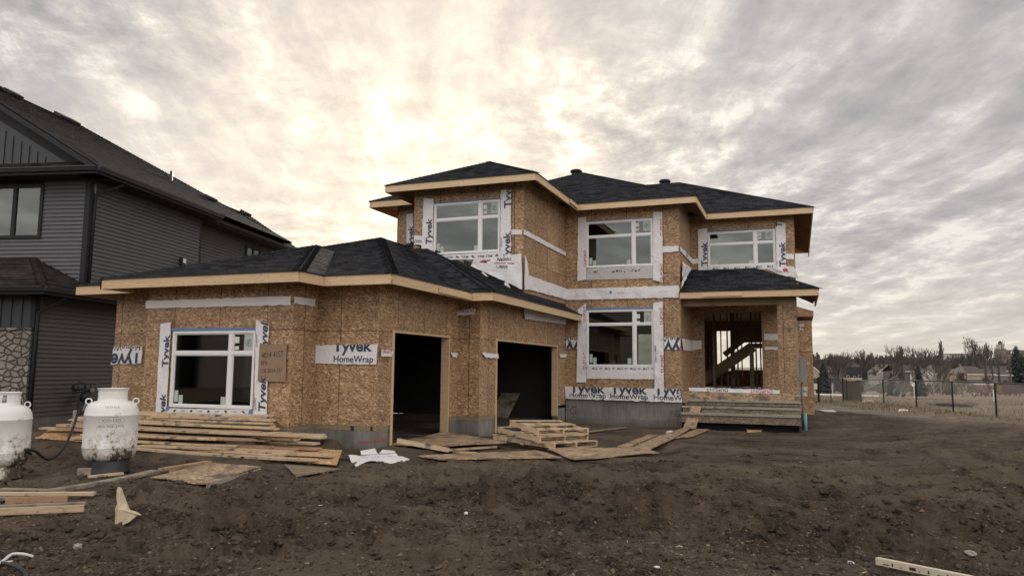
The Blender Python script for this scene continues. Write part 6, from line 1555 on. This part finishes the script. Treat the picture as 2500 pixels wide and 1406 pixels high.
M_ROOFB = plain('brown_roof', (.085, .070, .060), .9, .15, .5); M_ROOFG = plain('grey_roof', (.060, .058, .058), .9, .15, .5); M_WHITEW = plain('white_wall', (.42, .40, .38), .8, .06, .5); M_TANW = plain('tan_wall', (.30, .25, .20), .8, .08, .5); M_DKW = plain('dark_wall', (.030, .032, .038), .8, .1, .5)
M_BROWNW = plain('brown_wall', (.16, .13, .115), .8, .1, .5); M_WIN = plain('far_window', (.05, .055, .06), .2, .1, 1); M_TRIMW = plain('white_trim', (.55, .54, .52), .7, .05); M_CREAM = plain('cream_wall', (.36, .31, .24), .8, .06)
def fhouse(name, px0, px1, y_eave, y_peak, D, wall, roof, label, depth=9, kind='hip', wins=(), trim=True, cat='house', yaw=None, down=4.0):
    a = far(px0, y_eave, D); b = far(px1, y_eave, D); W_ = (b-a).length; c_ = (a+b)/2; zb = gh(c_.x, c_.y); ze = c_.z-zb; zp = far((px0+px1)/2, y_peak, D).z-zb
    o = empty(name, (c_.x, c_.y, zb), YAW if yaw is None else yaw, label, cat); ov = W_*.04
    MB().box(-W_/2, W_/2, 0, depth, -down, ze).build('wall', wall, o)
    r = MB(); x0, x1, y0, y1 = -W_/2-ov, W_/2+ov, -ov, depth+ov; zm = (y0+y1)/2
    if kind == 'hip':
        k = min(W_*.3, depth/2); r.face([(x0, y0, ze), (x1, y0, ze), (x1-k, zm, zp), (x0+k, zm, zp)]); r.face([(x1, y0, ze), (x1, y1, ze), (x1-k, zm, zp)]); r.face([(x1, y1, ze), (x0, y1, ze), (x0+k, zm, zp), (x1-k, zm, zp)]); r.face([(x0, y1, ze), (x0, y0, ze), (x0+k, zm, zp)])
    elif kind == 'gable':    # gable end faces the viewer
        r.face([(x0, y0, ze), (0, y0, zp), (0, y1, zp), (x0, y1, ze)]); r.face([(0, y0, zp), (x1, y0, ze), (x1, y1, ze), (0, y1, zp)])
        g = MB(); g.face([(-W_/2, 0, ze), (W_/2, 0, ze), (0, 0, zp-.1)]); g.build('gable_wall', wall, o)
        if trim:
            q = MB(); q.beam((x0, y0-.05, ze), (0, y0-.05, zp), .1, .3); q.beam((x1, y0-.05, ze), (0, y0-.05, zp), .1, .3); q.build('rake_board', M_TRIMW, o)
    elif kind == 'side': r.face([(x0, y0, ze), (x1, y0, ze), (x1, zm, zp), (x0, zm, zp)]); r.face([(x1, y1, ze), (x0, y1, ze), (x0, zm, zp), (x1, zm, zp)])
    elif kind == 'flat': r.box(x0, x1, y0, y1, ze, ze+.4)
    r.build('roof', roof, o)
    if trim and kind != 'gable': MB().box(x0, x1, y0-.06, y0, ze-.25, ze+.02).build('fascia', M_TRIMW, o)
    for (u0, u1, v0, v1) in wins:
        f = MB().box(-W_/2+u0*W_-.12, -W_/2+u1*W_+.12, -.05, .0, v0-.12, v1+.12).build('window', M_TRIMW, o); MB().box(-W_/2+u0*W_, -W_/2+u1*W_, -.09, -.05, v0, v1).build('pane', M_WIN, f)
    return o
fhouse('bungalow', 1972, 2002, 912, 896, 240, M_TANW, M_BROWNW, 'tan house with a pale gable behind the large spruce at the house corner', 10, 'gable')
fhouse('two_storey_house', 2056, 2110, 896, 884, 280, M_DKW, M_ROOFG, 'dark two storey house with white framed windows beyond the fence', 9, 'hip', ((.20, .30, 3.2, 4.6), (.50, .58, 3.2, 4.4), (.72, .86, 3.0, 4.8)), trim=False)
fhouse('bungalow', 2010, 2058, 905, 893, 300, M_BROWNW, M_ROOFB, 'low brown roofed house left of the dark two storey house', 9, 'hip')
fhouse('gabled_house', 2150, 2196, 910, 889, 270, M_WHITEW, M_ROOFB, 'white gabled house above the small spruce', 10, 'gable', ((.25, .45, 2.2, 3.4),))
fhouse('gabled_house', 2141, 2170, 914, 900, 262, M_WHITEW, M_ROOFB, 'lower white gable attached left of the white gabled house', 6, 'gable', ((.3, .6, 1.8, 3.0),))
fhouse('bungalow', 2192, 2262, 906, 890, 250, M_BROWNW, M_ROOFB, 'brown roofed bungalow between the white gable and the birches', 10, 'side', ((.4, .48, 1.5, 2.6),))
fhouse('gabled_house', 2255, 2278, 915, 905, 230, M_WHITEW, M_ROOFB, 'small white house part beside the paired birches', 8, 'gable', ((.3, .6, .5, 2.0),))
fhouse('bungalow', 2282, 2350, 912.5, 890, 235, M_TANW, M_ROOFB, 'wide bungalow with tan walls and long brown roof', 12, 'hip')
fhouse('bungalow', 2362, 2426, 913, 893, 215, M_TANW, M_ROOFB, 'bungalow with a row of white framed windows behind the garden shed', 12, 'hip', ((.05, .16, .6, 2.4), (.20, .32, .6, 2.4), (.42, .52, .6, 2.4), (.56, .66, .6, 2.4), (.70, .78, .6, 2.4), (.84, .92, .6, 2.4)))
fhouse('bungalow', 2415, 2470, 915, 900, 225, M_BROWNW, M_ROOFB, 'brown roofed house wing right of the windowed bungalow', 9, 'side')
fhouse('bungalow', 2420, 2520, 905, 893, 260, M_CREAM, M_ROOFB, 'cream house with long shallow roof near the right edge', 10, 'side')
fhouse('garden_shed', 2374, 2426, 936, 927, 150, M_CREAM, M_ROOFG, 'garden shed with grey roof behind the brown board fence', 4, 'side', ((.82, .95, .6, 1.1),), down=1.5, cat='shed')
fhouse('apartment_block', 2318, 2342, 863, 861, 900, plain('pale_block', (.40, .40, .41), .8, .05, .02), M_WHITEW, 'pale grey apartment block on the skyline', 20, 'flat', trim=False, down=20)
fhouse('apartment_block', 2342, 2412, 864, 861, 880, plain('brown_block', (.22, .20, .19), .8, .05, .02), M_WHITEW, 'long brown apartment block right of the pale one', 20, 'flat', tuple((.05+k*.12, .09+k*.12, 10, 13) for k in range(8)), trim=False, down=20)
fhouse('retaining_wall', 2317, 2348, 880, 879, 420, M_CREAM, M_CREAM, 'low cream wall below the pale apartment block', 2, 'flat', trim=False, down=4, cat='wall')
# church with square tower
D = 420; cb = gfar(2447, D); s = D/FPX
ch = empty('church', cb, YAW, 'brown church with a domed square tower on the skyline at right', 'church')
def zt(y): return far(2447, y, D).z-cb.z
MB().box(-9*s, 9*s, -9*s, 9*s, -5, zt(851)).build('tower', M_BROWNW, ch)
MB().box(-6*s, 6*s, -6*s, 6*s, zt(851), zt(840)).build('belfry', M_STONEP, ch)
MB().box(-7*s, 7*s, -7*s, 7*s, zt(851), zt(850)).build('ledge', M_TRIMW, ch)
MB().lathe([(5*s, zt(840)), (4.4*s, zt(836)), (3*s, zt(833)), (0, zt(831.5))], 12).build('dome', M_ROOFG, ch, True)
r = MB(); r.face([(9*s, -10*s, zt(862)), (70*s, -10*s, zt(862)), (60*s, 6*s, zt(853.5)), (9*s, 6*s, zt(853.5))]); r.face([(9*s, 22*s, zt(862)), (70*s, 22*s, zt(862)), (60*s, 6*s, zt(853.5)), (9*s, 6*s, zt(853.5))]); r.face([(70*s, -10*s, zt(862)), (70*s, 22*s, zt(862)), (60*s, 6*s, zt(853.5))]); r.build('roof', M_ROOFB, ch)
MB().box(9*s, 68*s, -8*s, 20*s, -5, zt(862)).build('nave_wall', M_BROWNW, ch)
g = MB(); g.beam((17*s, -12*s, zt(863)), (20*s, -12*s, zt(857)), .3, .5); g.beam((24*s, -12*s, zt(863)), (20*s, -12*s, zt(857)), .3, .5); g.build('gable_trim', M_TRIMW, ch)
# tower cranes
M_CRANE = plain('crane_steel', (.13, .135, .15), .6, .1, .05)
def crane(px_, top, base, jl, jr, jy0, jy1, D, label, th=1.9):
    b_ = far(px_, base, D); s = D/FPX; o = empty('tower_crane', b_, YAW, label, 'crane'); h = (base-top)*s; m_ = MB(); w_ = 1.3*s*th
    for sx_ in (-1, 1):
        for sy_ in (-1, 1): m_.tube([(sx_*w_/2, sy_*w_/2, -10), (sx_*w_/2, sy_*w_/2, h*.85)], .18*s*th, 4)
    for k in range(14): z0_ = -2+k*h*.85/13; m_.tube([(-w_/2, -w_/2, z0_), (w_/2, -w_/2, z0_+h*.06)], .12*s*th, 4)
    m_.build('mast', M_CRANE, o); MB().tube([(0, 0, h*.85), (0, 0, h)], .25*s*th, 4).build('tower_head', M_CRANE, o)
    zj = h*.80; j = MB(); j.tube([(-jl*s, 0, zj+(top+ (base-top)*.2-jy0)*0), (jr*s, 0, zj+(jy0-jy1)*s)], .35*s*th, 4); j.tube([(-jl*s*.9, 0, zj+.8*s), (0, 0, h), (jr*s*.7, 0, zj+(jy0-jy1)*s*.7+.8*s)], .08*s*th, 3); j.build('jib', M_CRANE, o); MB().box(-jl*s, -jl*s*.6, -.6*s, .6*s, zj-1.8*s, zj).build('counterweight', M_CRANE, o)
crane(2357, 831, 862, 6, 46, 839, 835, 1000, 'grey tower crane with long jib behind the apartment blocks'); crane(2364, 843, 862, 3, 3, 845, 845, 1100, 'thin distant crane mast right of the tower crane', 1.0)
# unseen house row added behind the viewer, sized to darken the pane reflections
for k, (x, wd, hh) in enumerate(((-56.4, 12.4, 10.3), (-43.8, 12.2, 9.9), (-31, 12.4, 10.2), (-18.2, 12.4, 9.8), (-5.5, 12.2, 10.2), (7.2, 12.4, 9.8), (20, 12.4, 10.1))):
    o = empty('reflection_house', (x, -26-(k % 2)*1.5, 0), 0, ('%s unseen dark house added behind the viewer for window reflections' % ('first', 'second', 'third', 'fourth', 'fifth', 'sixth', 'seventh')[k]), 'house', 'houses added for window reflections')
    MB().box(-wd/2, wd/2, -9, 0, -.3, hh-2).build('wall', (M_DKW, M_BROWNW)[k % 2], o)
    r = MB(); r.face([(-wd/2-.5, .5, hh-2), (-wd/2-.5, -9.5, hh-2), (0, -4.5, hh)]); r.face([(wd/2+.5, .5, hh-2), (-wd/2-.5, .5, hh-2), (0, -4.5, hh)]); r.face([(wd/2+.5, -9.5, hh-2), (wd/2+.5, .5, hh-2), (0, -4.5, hh)]); r.face([(-wd/2-.5, -9.5, hh-2), (wd/2+.5, -9.5, hh-2), (0, -4.5, hh)]); r.build('roof', M_ROOFG, o)
# park fences and ground features
def bfence(px0, px1, y0, y1, D, m, label, name='board_fence', boards=40):
    a = far(px0, y0, D); b = far(px1, y0, D); o = empty(name, a, 0, label, 'fence'); mb = MB(); zb = min(gh(a.x, a.y), gh(b.x, b.y)); d = (b-a)/boards; h = far(px0, y1, D).z-a.z
    for k in range(boards): p = d*(k+.5); hh = rg.uniform(-.04, .04); mb.beam(Vector((p.x, p.y, h-.1)), Vector((p.x, p.y, hh)), d.length*.93, .04, up=(-d.y, d.x, 0))
    mb.build('fence_boards', m, o); q = MB(); q.beam(Vector((0, 0, h*.25)), Vector((b.x-a.x, b.y-a.y, h*.25)), .05, .1); q.build('fence_rail', m, o); return o
bfence(2361, 2450, 940.5, 957, 135, plain('cedar_fence', (.17, .105, .07), .85, .2, 1.2), 'brown board fence in front of the garden shed', boards=60); bfence(2445, 2540, 938, 958, 130, plain('red_fence', (.085, .045, .042), .85, .2, 1.2), 'dark red board fence at the right edge of the park', boards=60)
bfence(1975, 2098, 926, 953, 140, plain('slate_fence', (.040, .046, .052), .85, .15, .5), 'dark slate fence behind the gate', boards=60); bfence(2100, 2260, 938, 953, 150, plain('low_fence', (.10, .085, .075), .85, .2, .5), 'low brownish fence behind the small spruce', boards=80)
def bush(px_, base_y, wpx, hpx, D, m, label, name='round_bush'):
    p = far(px_, base_y, D); s = D/FPX; rg2 = random.Random(px_); mb = MB(); W_, H_ = wpx*s/2, hpx*s
    for k in range(900):
        a, e_ = rg2.uniform(0, 6.28), rg2.uniform(-.2, 1.57); r_ = rg2.uniform(.7, 1.02); c_ = Vector((W_*r_*math.cos(a)*math.cos(e_), W_*.8*r_*math.sin(a)*math.cos(e_), H_*max(.0, .15+.85*math.sin(e_))*r_)); t_ = W_*.07
        v = Vector((rg2.uniform(-1, 1), rg2.uniform(-1, 1), rg2.uniform(-.3, 1)))*t_; mb.face([c_, c_+v+Vector((t_, 0, 0)), c_+v*1.4-Vector((t_*.4, t_, 0))])
    o = mb.build(name, m, None); o.location = p-Vector((0, 0, .3)); return tag(o, label, 'bush')
bush(2350, 955, 40, 40, 128, M_NEEDLE, 'large dark evergreen bush left of the brown board fence'); bush(2292, 955, 26, 20, 125, M_NEEDLE, 'low dark bush under the paired birches'); bush(2455, 950, 30, 26, 170, M_TWIG, 'brown bare bush over the dark red fence', 'bare_bush')
# pale snow-like edging strip and path in the park
for (a, b, w_) in (((1972, 957.5), (2060, 961), .5), ((2098, 964), (2140, 965), .7)):
    p = far(a[0], a[1], 100 if a[0] < 2000 else 82); q = far(b[0], b[1], 84 if a[0] < 2000 else 80); p.z = gh(p.x, p.y)+.16; q.z = gh(q.x, q.y)+.16
    mb = MB(); mb.beam(p, q, w_, .15); solo(mb, 'concrete_edging', M_WHITEP, 'pale concrete edging strip in the park %s' % ('behind the gate' if a[0] < 2000 else 'right of the wooden pillar'), 'edging')
o = solo(MB().beam(far(2123, 967, 78), far(2134, 951, 84), .4, .25), 'playground_slide', M_TRIM, 'small dark playground slide beyond the fence', 'slide') if False else None
mb = MB(); mb.beam(Vector((0, 0, .1)), Vector((3.4, .6, 1.6)), .5, .16); sl = solo(mb, 'playground_slide', M_DKW, 'dark sloping playground beam beyond the first fence bay', 'slide'); sl.location = far(2150, 953.5, 88)
bl_ = blob(2320, 985, 1.3, M_SOIL, 'dirt_mound', 'low dirt mound in the dry grass behind the fence', 'mound', .14, 21); bl_.location = far(2322, 987, 38); bl_.scale = (.9, 1, .9)
for (px_, y_, lb_) in ((2190, 957, 'dark round play spring beside the small spruce'), (2206, 963, 'small dark stump in the dry grass of the park')):
    q = blob(px_, y_, .5 if px_ < 2200 else .28, M_DKW, 'park_boulder' if px_ < 2200 else 'tree_stump', lb_, 'boulder' if px_ < 2200 else 'stump', .8, 5); q.location = far(px_, y_, 84 if px_ < 2200 else 76)
